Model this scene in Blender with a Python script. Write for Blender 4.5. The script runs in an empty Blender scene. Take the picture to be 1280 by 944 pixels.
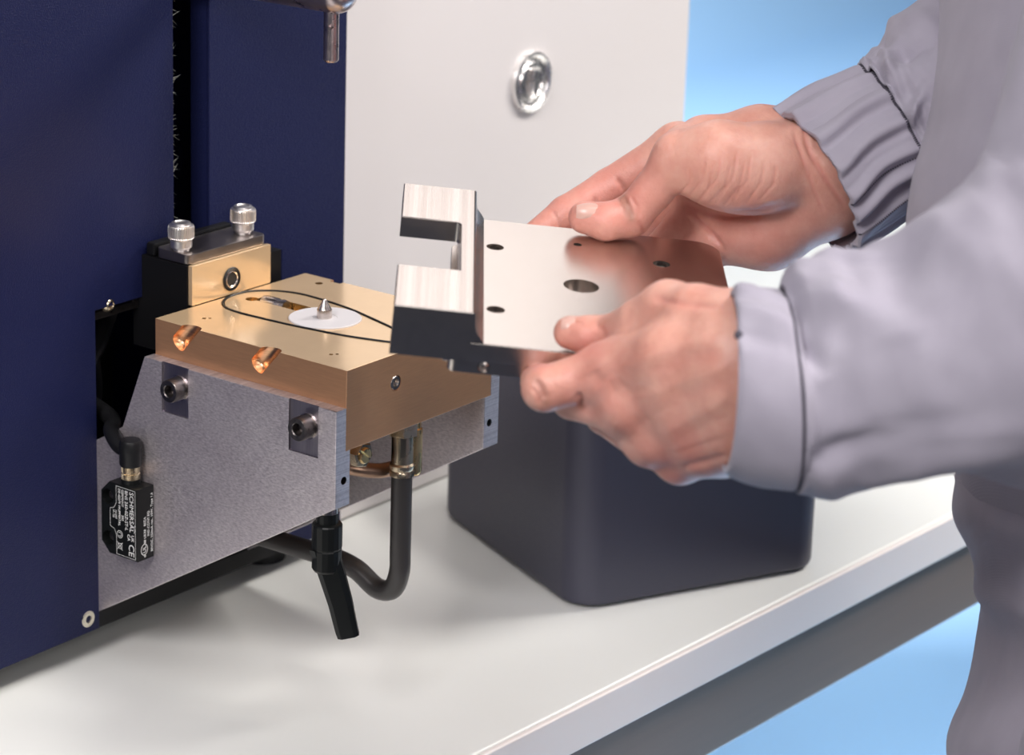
import bpy, bmesh, math, random
import numpy as np
from mathutils import Vector, Matrix, noise as mnoise
random.seed(7)
SC = bpy.context.scene
COL = SC.collection
# ------------------------------------------------------------------ camera
CAM = np.array((-0.9345, -0.7904, 0.3982))
CR = np.array([[0.6214, -0.7832, 0.0239], [0.2017, 0.1894, 0.9610], [0.7571, 0.5923, -0.2756]])
FPX, CX, CY = 3273.4, 555.5, 350.5
cd = bpy.data.cameras.new('camera'); cam = bpy.data.objects.new('camera', cd); COL.objects.link(cam)
cd.sensor_width = 36.0; cd.lens = FPX / 1280 * 36.0
cd.shift_x = (640 - CX) / 1280; cd.shift_y = (CY - 472) / 1280
cd.clip_start = 0.05; cd.clip_end = 50
m3 = Matrix(((CR[0][0], CR[1][0], -CR[2][0]), (CR[0][1], CR[1][1], -CR[2][1]), (CR[0][2], CR[1][2], -CR[2][2])))
cam.matrix_world = Matrix.Translation(Vector(CAM)) @ m3.to_4x4()
cd.dof.use_dof = True; cd.dof.focus_distance = 1.31; cd.dof.aperture_fstop = 11
SC.camera = cam
# ------------------------------------------------------------------ world, lights, exposure
w = bpy.data.worlds.new('studio'); SC.world = w; w.use_nodes = True
bgn = w.node_tree.nodes['Background']; bgn.inputs['Color'].default_value = (0.80, 0.86, 1.0, 1); bgn.inputs['Strength'].default_value = 0.10
def area(name, loc, target, size, power, color=(1, 1, 1), size_y=None):
    l = bpy.data.lights.new(name, 'AREA'); o = bpy.data.objects.new(name, l); COL.objects.link(o)
    l.energy = power; l.color = color; l.size = size
    if size_y: l.shape = 'RECTANGLE'; l.size_y = size_y
    o.location = loc
    o.rotation_euler = (Vector(target) - Vector(loc)).to_track_quat('-Z', 'Y').to_euler()
    return o
area('key_softbox', (0.45, -1.25, 2.15), (0.1, 0.05, -0.05), 0.45, 36, (1.0, 0.95, 0.91))
area('right_softbox', (1.60, -0.75, 1.25), (0.15, 0.0, -0.1), 0.6, 30, (1.0, 0.95, 0.92))
area('overhead_softbox', (-0.35, -0.60, 1.55), (0.0, -0.1, 0), 0.8, 6, (1.0, 0.97, 0.95))
area('left_softbox', (-1.50, -0.35, 1.15), (-0.05, 0, -0.1), 0.6, 21, (1.0, 0.95, 0.96))
area('front_softbox', (-0.95, -1.60, 0.75), (0.0, -0.1, -0.1), 0.8, 11, (1.0, 0.95, 0.94))
area('backdrop_light', (2.2, 1.0, 0.70), (5.5, 3.3, -0.6), 0.8, 178, (1.0, 1.0, 1.0))
area('floor_light', (1.9, 0.95, -0.60), (1.65, 0.55, -0.95), 0.35, 1.5, (1.0, 1.0, 1.0))  # added lamp, hidden under the table, to brighten the blue floor
area('front_floor_light', (0.95, -0.15, -0.40), (1.1, -0.3, -0.95), 0.4, 15, (1.0, 1.0, 1.0))  # added unseen lamp: its floor bounce tints the sleeve undersides blue
SC.view_settings.view_transform = 'Standard'; SC.view_settings.look = 'None'
SC.view_settings.gamma = 1.0; SC.view_settings.use_curve_mapping = False
SC.view_settings.exposure = 0.10

# ------------------------------------------------------------------ materials
def mat(name, base, rough=0.5, metal=0.0, spec=0.5, coat=0.0):
    m = bpy.data.materials.new(name); m.use_nodes = True
    b = m.node_tree.nodes['Principled BSDF']
    b.inputs['Base Color'].default_value = (*base, 1); b.inputs['Roughness'].default_value = rough
    b.inputs['Metallic'].default_value = metal; b.inputs['Specular IOR Level'].default_value = spec
    b.inputs['Coat Weight'].default_value = coat
    return m
def nodes(m):
    return m.node_tree, m.node_tree.nodes['Principled BSDF']
def coords(nt, scale=(1, 1, 1), rot=(0, 0, 0)):
    t = nt.nodes.new('ShaderNodeTexCoord'); mp = nt.nodes.new('ShaderNodeMapping')
    mp.inputs['Scale'].default_value = scale; mp.inputs['Rotation'].default_value = rot
    nt.links.new(t.outputs['Object'], mp.inputs['Vector']); return mp.outputs['Vector']
def noise_tex(nt, vec, scale, detail=3, rough=0.55):
    n = nt.nodes.new('ShaderNodeTexNoise'); n.inputs['Scale'].default_value = scale
    n.inputs['Detail'].default_value = detail; n.inputs['Roughness'].default_value = rough
    nt.links.new(vec, n.inputs['Vector']); return n.outputs['Fac']
def ramp(nt, fac, stops):
    r = nt.nodes.new('ShaderNodeValToRGB'); e = r.color_ramp.elements
    while len(e) < len(stops): e.new(0.5)
    for i, (p, c) in enumerate(stops):
        e[i].position = p; e[i].color = (*c, 1) if len(c) == 3 else c
    nt.links.new(fac, r.inputs['Fac']); return r.outputs['Color']
def maprange(nt, fac, a, b, lo=0.3, hi=0.7):
    r = nt.nodes.new('ShaderNodeMapRange'); r.inputs['From Min'].default_value = lo; r.inputs['From Max'].default_value = hi
    r.inputs['To Min'].default_value = a; r.inputs['To Max'].default_value = b
    nt.links.new(fac, r.inputs['Value']); return r.outputs['Result']
def bump(nt, b, h, strength, dist=0.0005, prev=None):
    n = nt.nodes.new('ShaderNodeBump'); n.inputs['Strength'].default_value = strength; n.inputs['Distance'].default_value = dist
    nt.links.new(h, n.inputs['Height'])
    if prev: nt.links.new(prev, n.inputs['Normal'])
    nt.links.new(n.outputs['Normal'], b.inputs['Normal']); return n.outputs['Normal']

def powder(name, base, rough=0.42, bs=0.35, spec=0.5):
    m = mat(name, base, rough, spec=spec); nt, b = nodes(m); v = coords(nt)
    n = noise_tex(nt, v, 1500, 2); bump(nt, b, n, bs, 0.0004)
    n2 = noise_tex(nt, v, 1700, 1)
    nt.links.new(maprange(nt, n2, rough - .1, rough + .12), b.inputs['Roughness']); return m
def metal(name, base, rough, scale=(1, 1, 1), nscale=300, var=0.12, rvar=0.1, bs=0.0, rot=(0, 0, 0)):
    m = mat(name, base, rough, 1.0); nt, b = nodes(m); v = coords(nt, scale, rot)
    n = noise_tex(nt, v, nscale, 4)
    lo = tuple(c * (1 - var) for c in base); hi = tuple(min(1, c * (1 + var)) for c in base)
    nt.links.new(ramp(nt, n, [(0.3, lo), (0.7, hi)]), b.inputs['Base Color'])
    nt.links.new(maprange(nt, n, rough - rvar, rough + rvar), b.inputs['Roughness'])
    if bs: bump(nt, b, n, bs, 0.0002)
    return m
M = {}
M['navy'] = powder('navy_powder_coat', (0.009, 0.012, 0.050), 0.38, 0.9, 0.20)
M['navy_base'] = powder('navy_satin', (0.052, 0.052, 0.078), 0.42, 0.12)
M['cabinet'] = mat('warm_white_lacquer', (0.70, 0.665, 0.655), 0.38)
M['laminate'] = mat('white_laminate', (0.86, 0.87, 0.83), 0.33)
M['edge'] = mat('edge_band', (0.92, 0.85, 0.81), 0.4)
M['beam'] = metal('dark_bronze_beam', (0.21, 0.155, 0.12), 0.42, (1, 40, 40), 6, 0.05, 0.03)
M['beam'].node_tree.nodes['Principled BSDF'].inputs['Metallic'].default_value = 0.25
M['black'] = mat('black_anodised', (0.006, 0.006, 0.007), 0.4, spec=0.2)
M['black_plastic'] = mat('black_plastic', (0.006, 0.007, 0.007), 0.36, spec=0.28)
M['inside'] = mat('dark_interior', (0.004, 0.004, 0.005), 0.6)
M['rubber'] = mat('black_rubber', (0.008, 0.008, 0.009), 0.4, spec=0.3)
M['hose'] = mat('dark_grey_hose', (0.050, 0.046, 0.045), 0.36)
M['chrome'] = metal('bright_chrome', (0.92, 0.90, 0.88), 0.27, nscale=80, var=0.03, rvar=0.03)
M['knurl'] = metal('knurled_nickel', (0.86, 0.83, 0.81), 0.34, nscale=80, var=0.03, rvar=0.04)
M['steel'] = metal('steel', (0.62, 0.56, 0.52), 0.22, (1, 1, 30), 60, 0.08, 0.06)
M['rosy_steel'] = metal('rosy_satin_steel', (0.52, 0.44, 0.44), 0.30, (1, 1, 1), 150, 0.06, 0.05)
M['screw_zinc'] = metal('zinc_screw', (0.85, 0.80, 0.66), 0.3, nscale=200)
M['screw_black'] = metal('black_oxide_screw', (0.16, 0.145, 0.14), 0.36, nscale=300)
M['grey_anod'] = metal('grey_brown_anodised', (0.30, 0.265, 0.25), 0.34, (3, 40, 3), 30, 0.05, 0.04)
M['brass_top'] = metal('lapped_bronze_face', (0.88, 0.64, 0.385), 0.17, (2, 2, 2), 40, 0.02, 0.03)
M['brass_top'].node_tree.nodes['Principled BSDF'].inputs['Metallic'].default_value = 0.6
M['bronze'] = metal('milled_bronze_side', (0.64, 0.345, 0.185), 0.32, (1, 1, 14), 90, 0.05, 0.04, 0.03)
M['bronze'].node_tree.nodes['Principled BSDF'].inputs['Metallic'].default_value = 0.7
M['copper'] = metal('fresh_cut_copper', (0.72, 0.43, 0.25), 0.33, (1, 1, 6), 160, 0.22, 0.05)
M['brass'] = metal('brass', (0.82, 0.60, 0.30), 0.25, nscale=60, var=0.1)
M['nickel'] = metal('nickel_brass', (0.60, 0.50, 0.36), 0.24, nscale=60, var=0.1)
M['copper_tube'] = metal('dull_copper_tube', (0.42, 0.27, 0.19), 0.35, nscale=80)
M['plate_metal'] = metal('fine_ground_steel', (0.63, 0.575, 0.535), 0.25, (1, 1, 1), 400, 0.015, 0.015)
M['white_ptfe'] = mat('white_ptfe', (0.56, 0.54, 0.55), 0.5)
M['blue_paint'] = mat('blue_backdrop', (0.37, 0.59, 0.83), 0.9, spec=0.1)
M['dark_floor'] = mat('dark_grey_floor', (0.026, 0.034, 0.060), 0.6)
M['print'] = mat('white_print', (0.78, 0.78, 0.76), 0.6)
M['stitch'] = mat('dark_thread', (0.06, 0.055, 0.075), 0.8)
M['bristle'] = mat('glint_nylon', (0.62, 0.64, 0.60), 0.4)  # pale colour stands in for glints on the black bristles
M['nail'] = mat('fingernail', (0.60, 0.37, 0.31), 0.30)
# brushed / mottled aluminium
m = mat('mottled_aluminium', (0.6, 0.57, 0.6), 0.4, 0.85); nt, b = nodes(m); M['aluminium'] = m
v = coords(nt); n1 = noise_tex(nt, v, 700, 3, 0.7); n2 = noise_tex(nt, coords(nt, (1, 26, 90), (0.25, 0, 0)), 14, 4, 0.6); n3 = noise_tex(nt, v, 35, 3)
mx = nt.nodes.new('ShaderNodeMath'); mx.operation = 'MULTIPLY_ADD'; mx.inputs[1].default_value = 0.5
nt.links.new(n1, mx.inputs[0]); nt.links.new(n2, mx.inputs[2])
c1 = ramp(nt, mx.outputs[0], [(0.5, (0.56, 0.505, 0.53)), (0.95, (0.90, 0.84, 0.85))])
mm = nt.nodes.new('ShaderNodeMix'); mm.data_type = 'RGBA'; mm.blend_type = 'MULTIPLY'; mm.inputs['Factor'].default_value = 0.5
nt.links.new(c1, mm.inputs['A']); nt.links.new(ramp(nt, n3, [(0.3, (0.75, 0.72, 0.76)), (0.7, (1, 1, 1))]), mm.inputs['B'])
nt.links.new(mm.outputs['Result'], b.inputs['Base Color']); nt.links.new(maprange(nt, n1, 0.34, 0.52), b.inputs['Roughness'])
bump(nt, b, mx.outputs[0], 0.25, 0.0004)
M['pocket'] = metal('milled_pocket', (0.42, 0.385, 0.42), 0.34, (1, 60, 2), 12, 0.1, 0.05)
# fly-cut top of the fork: broad tool bands
m = mat('fly_cut_steel', (0.8, 0.73, 0.69), 0.26, 1.0); nt, b = nodes(m); M['fly_cut'] = m
# bands run across the fork: coordinate along the plate's long axis
def band_coord(nt, axis):
    t = nt.nodes.new('ShaderNodeTexCoord'); d = nt.nodes.new('ShaderNodeVectorMath'); d.operation = 'DOT_PRODUCT'
    d.inputs[1].default_value = axis; nt.links.new(t.outputs['Object'], d.inputs[0])
    c = nt.nodes.new('ShaderNodeCombineXYZ'); nt.links.new(d.outputs['Value'], c.inputs[0]); return c.outputs['Vector']
v = band_coord(nt, (0.6155, -0.7841, -0.0796))
n = noise_tex(nt, v, 210, 2); nf = noise_tex(nt, v, 2600, 2)
nt.links.new(ramp(nt, n, [(0.36, (0.55, 0.485, 0.45)), (0.62, (0.72, 0.665, 0.625))]), b.inputs['Base Color'])
nt.links.new(maprange(nt, nf, 0.18, 0.34), b.inputs['Roughness']); bump(nt, b, nf, 0.08, 0.0002)
# skin
m = mat('skin', (0.6, 0.36, 0.27), 0.44); nt, b = nodes(m); M['skin'] = m
b.inputs['Subsurface Weight'].default_value = 0.18; b.inputs['Subsurface Radius'].default_value = (0.006, 0.002, 0.001); b.inputs['Subsurface Scale'].default_value = 0.6
v = coords(nt); n = noise_tex(nt, v, 55, 4, 0.6); nf = noise_tex(nt, v, 900, 3, 0.6)
cb = ramp(nt, n, [(0.30, (0.60, 0.275, 0.21)), (0.5, (0.68, 0.345, 0.268)), (0.72, (0.75, 0.425, 0.335))])
at = nt.nodes.new('ShaderNodeAttribute'); at.attribute_name = 'redness'
mr = nt.nodes.new('ShaderNodeMix'); mr.data_type = 'RGBA'; mr.inputs['B'].default_value = (0.62, 0.20, 0.17, 1)
nt.links.new(at.outputs['Fac'], mr.inputs['Factor']); nt.links.new(cb, mr.inputs['A'])
ag = nt.nodes.new('ShaderNodeAttribute'); ag.attribute_name = 'grime_and_shade'  # real dirt in the far thumb crease, plus a painted crease shadow
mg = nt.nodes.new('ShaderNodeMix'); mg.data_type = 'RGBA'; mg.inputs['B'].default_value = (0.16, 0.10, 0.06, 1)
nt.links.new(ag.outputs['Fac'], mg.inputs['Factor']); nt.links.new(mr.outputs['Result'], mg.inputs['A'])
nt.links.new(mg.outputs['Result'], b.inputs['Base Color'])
p = bump(nt, b, nf, 0.3, 0.0006); bump(nt, b, noise_tex(nt, coords(nt, (1, 1, 1)), 260, 3), 0.28, 0.0012, p)
# twill cloth
m = mat('grey_twill', (0.36, 0.335, 0.385), 0.85, spec=0.2); nt, b = nodes(m); M['twill'] = m
b.inputs['Sheen Weight'].default_value = 0.15
v = coords(nt, (1, 1, 1), (0.5, 0.5, 0.6)); wv = nt.nodes.new('ShaderNodeTexWave'); wv.inputs['Scale'].default_value = 420; wv.inputs['Distortion'].default_value = 0.6
nt.links.new(v, wv.inputs['Vector'])
nt.links.new(ramp(nt, noise_tex(nt, coords(nt), 40, 4), [(0.3, (0.37, 0.345, 0.41)), (0.7, (0.41, 0.385, 0.45))]), b.inputs['Base Color'])
bump(nt, b, wv.outputs['Fac'], 0.25, 0.0003)

# ------------------------------------------------------------------ helpers
WL = {}
def wloc(o): return WL.get(o.name, Vector((0, 0, 0)))
def thing(name, loc, label, cat, group=None):
    o = bpy.data.objects.new(name, None); COL.objects.link(o); o.location = loc; o.empty_display_size = 0.02
    WL[o.name] = Vector(loc); o['label'] = label; o['category'] = cat
    if group: o['group'] = group
    return o
def obj_mesh(name, me, mats, parent=None, smooth=35, label=None, kind=None, cat=None):
    o = bpy.data.objects.new(name, me); COL.objects.link(o)
    for mm_ in (mats if isinstance(mats, (list, tuple)) else [mats]): me.materials.append(mm_)
    co = np.empty(len(me.vertices) * 3, np.float32); me.vertices.foreach_get('co', co); co = co.reshape(-1, 3)
    c = (co.min(0) + co.max(0)) / 2; co -= c; me.vertices.foreach_set('co', co.ravel())
    WL[o.name] = Vector([float(x) for x in c])
    if parent: o.parent = parent
    o.location = WL[o.name] - (wloc(parent) if parent else Vector((0, 0, 0)))
    if smooth:
        me.polygons.foreach_set('use_smooth', [True] * len(me.polygons)); me.set_sharp_from_angle(angle=math.radians(smooth))
    if label: o['label'] = label
    if kind: o['kind'] = kind
    if cat: o['category'] = cat
    if smooth and smooth < 100: o.modifiers.new('wn', 'WEIGHTED_NORMAL').keep_sharp = True
    me.update(); return o
def obj(name, bm, mats, parent=None, **k):
    me = bpy.data.meshes.new(name); bmesh.ops.recalc_face_normals(bm, faces=bm.faces); bm.to_mesh(me); bm.free()
    return obj_mesh(name, me, mats, parent, **k)
def dup(o, parent, off):
    d = o.copy(); COL.objects.link(d); d.parent = parent
    WL[d.name] = wloc(o) + Vector(off); d.location = WL[d.name] - wloc(parent)
    return d
def xf(bm, verts, T):
    for v_ in verts: v_.co = T @ v_.co
def box(bm, lo, hi, bev=0.0, seg=2, T=None, mi=0):
    lo, hi = Vector(lo), Vector(hi)
    r = bmesh.ops.create_cube(bm, size=1.0, matrix=Matrix.Translation((lo + hi) / 2) @ Matrix.Diagonal((*(hi - lo), 1)))
    vs = r['verts']; es = list({e for v_ in vs for e in v_.link_edges})
    if bev:
        g = bmesh.ops.bevel(bm, geom=es, offset=bev, segments=seg, profile=0.5, affect='EDGES')
        vs = list({v_ for f in g['faces'] for v_ in f.verts} | {v_ for v_ in vs if v_.is_valid})
    if T is not None: xf(bm, vs, T)
    if mi:
        for f in {f for v_ in vs for f in v_.link_faces}: f.material_index = mi
    return vs
def frame(axis):
    z = Vector(axis).normalized(); x = z.orthogonal().normalized(); y = z.cross(x)
    return x, y, z
def lathe(bm, base, axis, prof, n=32, xdir=None):
    """prof = [(r, h), ...] along axis from base; closed at both ends when r = 0"""
    x, y, z = frame(axis)
    if xdir is not None: x = Vector(xdir).normalized(); y = z.cross(x)
    base = Vector(base); rings = []
    for r, h in prof:
        if r <= 1e-9: rings.append([bm.verts.new(base + z * h)])
        else: rings.append([bm.verts.new(base + z * h + (x * math.cos(t) + y * math.sin(t)) * r) for t in [2 * math.pi * i / n for i in range(n)]])
    for a, c in zip(rings, rings[1:]):
        for i in range(n):
            j = (i + 1) % n
            if len(a) == 1 and len(c) == 1: continue
            if len(a) == 1: bm.faces.new((a[0], c[i], c[j]))
            elif len(c) == 1: bm.faces.new((a[i], a[j], c[0]))
            else: bm.faces.new((a[i], a[j], c[j], c[i]))
def cyl(bm, a, b_, r, n=32, bev=0.0):
    a, b_ = Vector(a), Vector(b_); L = (b_ - a).length
    if bev: lathe(bm, a, b_ - a, [(0, 0), (r - bev, 0), (r, bev), (r, L - bev), (r - bev, L), (0, L)], n)
    else: lathe(bm, a, b_ - a, [(0, 0), (r, 0), (r, L), (0, L)], n)
def spline(pts, per=8, closed=False):
    P_ = [Vector(p) for p in pts]; out = []; n = len(P_)
    for i in range(n if closed else n - 1):
        g = lambda k: P_[k % n] if closed else P_[max(0, min(n - 1, k))]
        p0, p1, p2, p3 = g(i - 1), g(i), g(i + 1), g(i + 2)
        for j in range(per):
            t = j / per
            out.append(0.5 * ((2 * p1) + (p2 - p0) * t + (2 * p0 - 5 * p1 + 4 * p2 - p3) * t * t + (3 * p1 - p0 - 3 * p2 + p3) * t ** 3))
    if not closed: out.append(P_[-1].copy())
    return out
def tube(bm, pts, r, n=16, closed=False, cap=True):
    pts = [Vector(p) for p in pts]; rings = []; N = len(pts); prev = None
    for i, p in enumerate(pts):
        t = (pts[(i + 1) % N] - pts[i - 1]) if closed else (pts[min(N - 1, i + 1)] - pts[max(0, i - 1)])
        t.normalize()
        if prev is None: x = t.orthogonal().normalized()
        else: x = (prev - t * prev.dot(t)).normalized()
        prev = x; y = t.cross(x); rr = r(i / max(1, N - 1)) if callable(r) else r
        rings.append([bm.verts.new(p + (x * math.cos(a) + y * math.sin(a)) * rr) for a in [2 * math.pi * k / n for k in range(n)]])
    for i in range(N if closed else N - 1):
        a, c = rings[i], rings[(i + 1) % N]
        for k in range(n): bm.faces.new((a[k], a[(k + 1) % n], c[(k + 1) % n], c[k]))
    if cap and not closed:
        bm.faces.new(rings[0]); bm.faces.new(list(reversed(rings[-1])))
def prism(bm, poly, fn, d0, d1, bev=0.0, only_top=False):
    """poly 2-D, fn(u, v, d) -> 3-D"""
    a = [bm.verts.new(fn(u, v_, d0)) for u, v_ in poly]; c = [bm.verts.new(fn(u, v_, d1)) for u, v_ in poly]
    n = len(poly); fs = [bm.faces.new(a), bm.faces.new(list(reversed(c)))]
    for i in range(n): fs.append(bm.faces.new((a[i], a[(i + 1) % n], c[(i + 1) % n], c[i])))
    if bev:
        bmesh.ops.recalc_face_normals(bm, faces=fs)
        es = list({e for f in (fs[1:2] if only_top else fs[:2]) for e in f.edges})
        bmesh.ops.bevel(bm, geom=es, offset=bev, segments=2, profile=0.5, affect='EDGES')
def rrect(x0, y0, x1, y1, r, n=6, corners=(1, 1, 1, 1)):
    out = []
    for k, (cx_, cy_, a0) in enumerate(((x1 - r, y1 - r, 0), (x0 + r, y1 - r, 90), (x0 + r, y0 + r, 180), (x1 - r, y0 + r, 270))):
        if not corners[k]:
            out.append(((x1, y1), (x0, y1), (x0, y0), (x1, y0))[k]); continue
        for i in range(n + 1):
            t = math.radians(a0 + 90 * i / n); out.append((cx_ + r * math.cos(t), cy_ + r * math.sin(t)))
    return out
def bool_cut(o, cutters):
    """cutters: list of (bmesh, material or None)"""
    o.modifiers.clear()
    for bmc, mc in cutters:
        me = bpy.data.meshes.new('cut'); bmesh.ops.recalc_face_normals(bmc, faces=bmc.faces); bmc.to_mesh(me); bmc.free()
        if mc: me.materials.append(mc)
        c = bpy.data.objects.new('cut', me); COL.objects.link(c)
        c.location = -(wloc(o)) + (wloc(o))  # cutter is in world coordinates
        md = o.modifiers.new('cut', 'BOOLEAN'); md.operation = 'DIFFERENCE'; md.object = c; md.solver = 'EXACT'
        if mc:
            md.material_mode = 'TRANSFER'
        bpy.context.view_layer.update()
        dg = bpy.context.evaluated_depsgraph_get()
        nm = bpy.data.meshes.new_from_object(o.evaluated_get(dg), depsgraph=dg)
        o.modifiers.clear(); old = o.data; o.data = nm; bpy.data.meshes.remove(old)
        bpy.data.objects.remove(c); bpy.data.meshes.remove(me)
    o.data.polygons.foreach_set('use_smooth', [True] * len(o.data.polygons)); o.data.set_sharp_from_angle(angle=math.radians(35))
    o.modifiers.new('wn', 'WEIGHTED_NORMAL').keep_sharp = True
    return o
def BM(): return bmesh.new()
def text_mesh(bm, s, size, T, extrude=0.00008, align='LEFT', shear=0.0):
    c = bpy.data.curves.new('txt', 'FONT'); c.body = s; c.size = size; c.extrude = extrude; c.align_x = align; c.resolution_u = 2; c.shear = shear
    o = bpy.data.objects.new('txt', c); COL.objects.link(o); bpy.context.view_layer.update()
    dg = bpy.context.evaluated_depsgraph_get(); me = bpy.data.meshes.new_from_object(o.evaluated_get(dg))
    me.transform(T); bm.from_mesh(me); bpy.data.objects.remove(o); bpy.data.curves.remove(c); bpy.data.meshes.remove(me)
def socket_screw(name, parent, base, axis, r, h, material, sock=0.5, hexr=True, depth=0.6, n=32):
    """cap screw: head with chamfer, recessed hexagon socket"""
    bm = BM(); x, y, z = frame(axis); base = Vector(base)
    rs = r * sock
    lathe(bm, base, axis, [(0, 0), (r, 0), (r, h * .9), (r * .93, h), (rs * 1.15, h), (rs, h * .94), (rs * .98, h * (1 - depth)), (0, h * (1 - depth) - r * .1)], n)
    return obj(name, bm, material, parent, smooth=30)
def knurled(name, parent, base, axis, prof, teeth, depth, material, krange):
    """lathe whose rings with krange[0] <= h <= krange[1] carry knurl teeth"""
    bm = BM(); n = teeth * 4; x, y, z = frame(axis); base = Vector(base); rings = []
    for r, h in prof:
        if r <= 1e-9: rings.append([bm.verts.new(base + z * h)]); continue
        ring = []
        for i in range(n):
            t = 2 * math.pi * i / n; rr = r
            if krange[0] <= h <= krange[1] and i % 4 in (0, 1): rr -= depth
            ring.append(bm.verts.new(base + z * h + (x * math.cos(t) + y * math.sin(t)) * rr))
        rings.append(ring)
    for a, c in zip(rings, rings[1:]):
        for i in range(n):
            j = (i + 1) % n
            if len(a) == 1: bm.faces.new((a[0], c[i], c[j]))
            elif len(c) == 1: bm.faces.new((a[i], a[j], c[0]))
            else: bm.faces.new((a[i], a[j], c[j], c[i]))
    return obj(name, bm, material, parent, smooth=0)

ZT = -0.200     # table top
# ------------------------------------------------------------------ setting
bm = BM(); box(bm, (-3, -3.5, -1.0), (9.5, 4.2, -0.955)); obj('floor', bm, M['dark_floor'], kind='structure', label='dark grey studio floor')
bm = BM()
prof = [(3.6, 3.0), (3.6, -0.2)]
for i in range(1, 13):
    t = math.pi / 2 * i / 12; prof.append((2.85 + 0.75 * math.cos(t), -0.2 - 0.75 * math.sin(t)))
prof.append((-0.9, -0.95))
# paper sweep: hangs behind the table, curves onto the floor and runs forward under it
a = [bm.verts.new((0.3, y_, z_)) for y_, z_ in prof]; c = [bm.verts.new((9.0, y_, z_)) for y_, z_ in prof]
for i in range(len(prof) - 1): bm.faces.new((a[i], a[i + 1], c[i + 1], c[i]))
r = bmesh.ops.extrude_face_region(bm, geom=bm.faces[:]); bmesh.ops.translate(bm, vec=(0, 0.003, -0.003), verts=[e for e in r['geom'] if isinstance(e, bmesh.types.BMVert)])
obj('wall_back', bm, M['blue_paint'], kind='structure', label='light blue seamless backdrop curving from wall to floor')

# ------------------------------------------------------------------ worktable
tb = thing('worktable', (0.2, 0.35, -0.95), 'white laminate worktable with a pale edge band and dark bronze frame beam', 'table')
ang = math.radians(-2.41); TE = Matrix.Translation((0.0356, -0.0619, 0)) @ Matrix.Rotation(ang, 4, 'Z')
bm = BM(); box(bm, (-0.9, 0.0025, ZT - 0.026), (2.2, 0.66, ZT), 0.002, 3, TE); obj('table_top', bm, M['laminate'], tb)
bm = BM(); box(bm, (-0.9, -0.0015, ZT - 0.0265), (2.2, 0.0024, ZT - 0.0004), 0.0012, 3, TE); obj('edge_band', bm, M['edge'], tb, label='pale warm edge band along the front of the table top')
bm = BM(); box(bm, (-0.88, 0.004, ZT - 0.079), (2.18, 0.044, ZT - 0.0265), 0.003, 3, TE); obj('frame_beam', bm, M['beam'], tb)
bm = BM(); box(bm, (-0.88, 0.60, ZT - 0.079), (2.18, 0.64, ZT - 0.0265), 0.003, 3, TE); obj('frame_beam', bm, M['beam'], tb)
for x0 in (-0.88, 2.12):
    for y0 in (0.004, 0.60):
        bm = BM(); box(bm, (x0, y0, -0.95), (x0 + 0.04, y0 + 0.04, ZT - 0.079), 0.003, 2, TE); obj('table_leg', bm, M['beam'], tb)

# ------------------------------------------------------------------ white cabinet with round lock
cb_ = thing('white_cabinet', (0.405, 0.45, ZT), 'tall warm white cabinet with a round chrome lock, behind the navy machine', 'cabinet')
YW = 0.201
bm = BM(); box(bm, (0.215, YW + 0.018, ZT + 0.0005), (0.606, 0.62, 0.75), 0.003, 2); obj('body', bm, M['cabinet'], cb_)
bm = BM(); box(bm, (0.215, YW, ZT + 0.001), (0.606, YW + 0.0175, 0.75), 0.0025, 3); door = obj('door', bm, M['cabinet'], cb_)
LX, LZ = 0.4175, 0.0540
bm = BM()
lathe(bm, (LX, YW + 0.0005, LZ), (0, -1, 0), [(0, 0), (0.0203, 0), (0.0205, 0.002), (0.0198, 0.0042), (0.0180, 0.0048), (0.0165, 0.0040), (0.0155, 0.0024), (0.0140, 0.0022), (0.0128, 0.0036), (0.0105, 0.0040), (0.0095, 0.0028), (0, 0.0026)], 64)
box(bm, (LX - 0.0022, YW - 0.0062, LZ - 0.0088), (LX + 0.0022, YW - 0.0020, LZ + 0.0088), 0.0012, 2)
obj('lock', bm, M['chrome'], door, label='round chrome lock with a recessed ring and a vertical grip')

# ------------------------------------------------------------------ navy pedestal
nb = thing('navy_pedestal', (0.30, 0.06, ZT), 'low navy block with rounded corners standing on the table in front of the white cabinet', 'pedestal')
th = math.radians(-25.0); TP = Matrix.Translation((0.2146, 0.0069, 0)) @ Matrix.Rotation(th, 4, 'Z')
bm = BM()
prism(bm, rrect(0, 0, 0.172, 0.180, 0.020, 10), lambda u, v_, d: TP @ Vector((u, v_, d)), ZT + 0.0012, -0.060, 0.004)
obj('shell', bm, M['navy_base'], nb, smooth=30)
for u in (0.03, 0.142):
    for v_ in (0.03, 0.15):
        bm = BM(); cyl(bm, TP @ Vector((u, v_, ZT)), TP @ Vector((u, v_, ZT + 0.0012)), 0.010, 20); obj('foot', bm, M['rubber'], nb)

# ------------------------------------------------------------------ machine housing
mc = thing('machine_housing', (0.0, 0.4, ZT), 'navy powder coated machine housing with a vertical slot and a dark opening, at the left', 'machine')
YP = 0.168; ZB = -0.183; ZTOP = 0.42
fxz = lambda u, v_, d: Vector((u, d, v_))
bm = BM()
prism(bm, [(-0.30, ZB), (-0.0072, ZB), (-0.0072, -0.0020), (0.0523, -0.0020), (0.0523, ZTOP), (-0.30, ZTOP)], fxz, YP, YP + 0.002, 0.0004)
box(bm, (0.0508, YP + 0.002, -0.002), (0.0523, YP + 0.014, ZTOP))
lp = obj('front_panel', bm, M['navy'], mc, label='left navy front panel with a cut-out corner')
bm = BM()
prism(bm, [(0.1397, ZB), (0.1945, ZB), (0.1945, ZTOP), (0.0802, ZTOP), (0.0802, 0.0020), (0.1397, 0.0020)], fxz, YP, YP + 0.002, 0.0004)
box(bm, (0.0802, YP + 0.002, 0.002), (0.0817, YP + 0.014, ZTOP))
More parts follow.
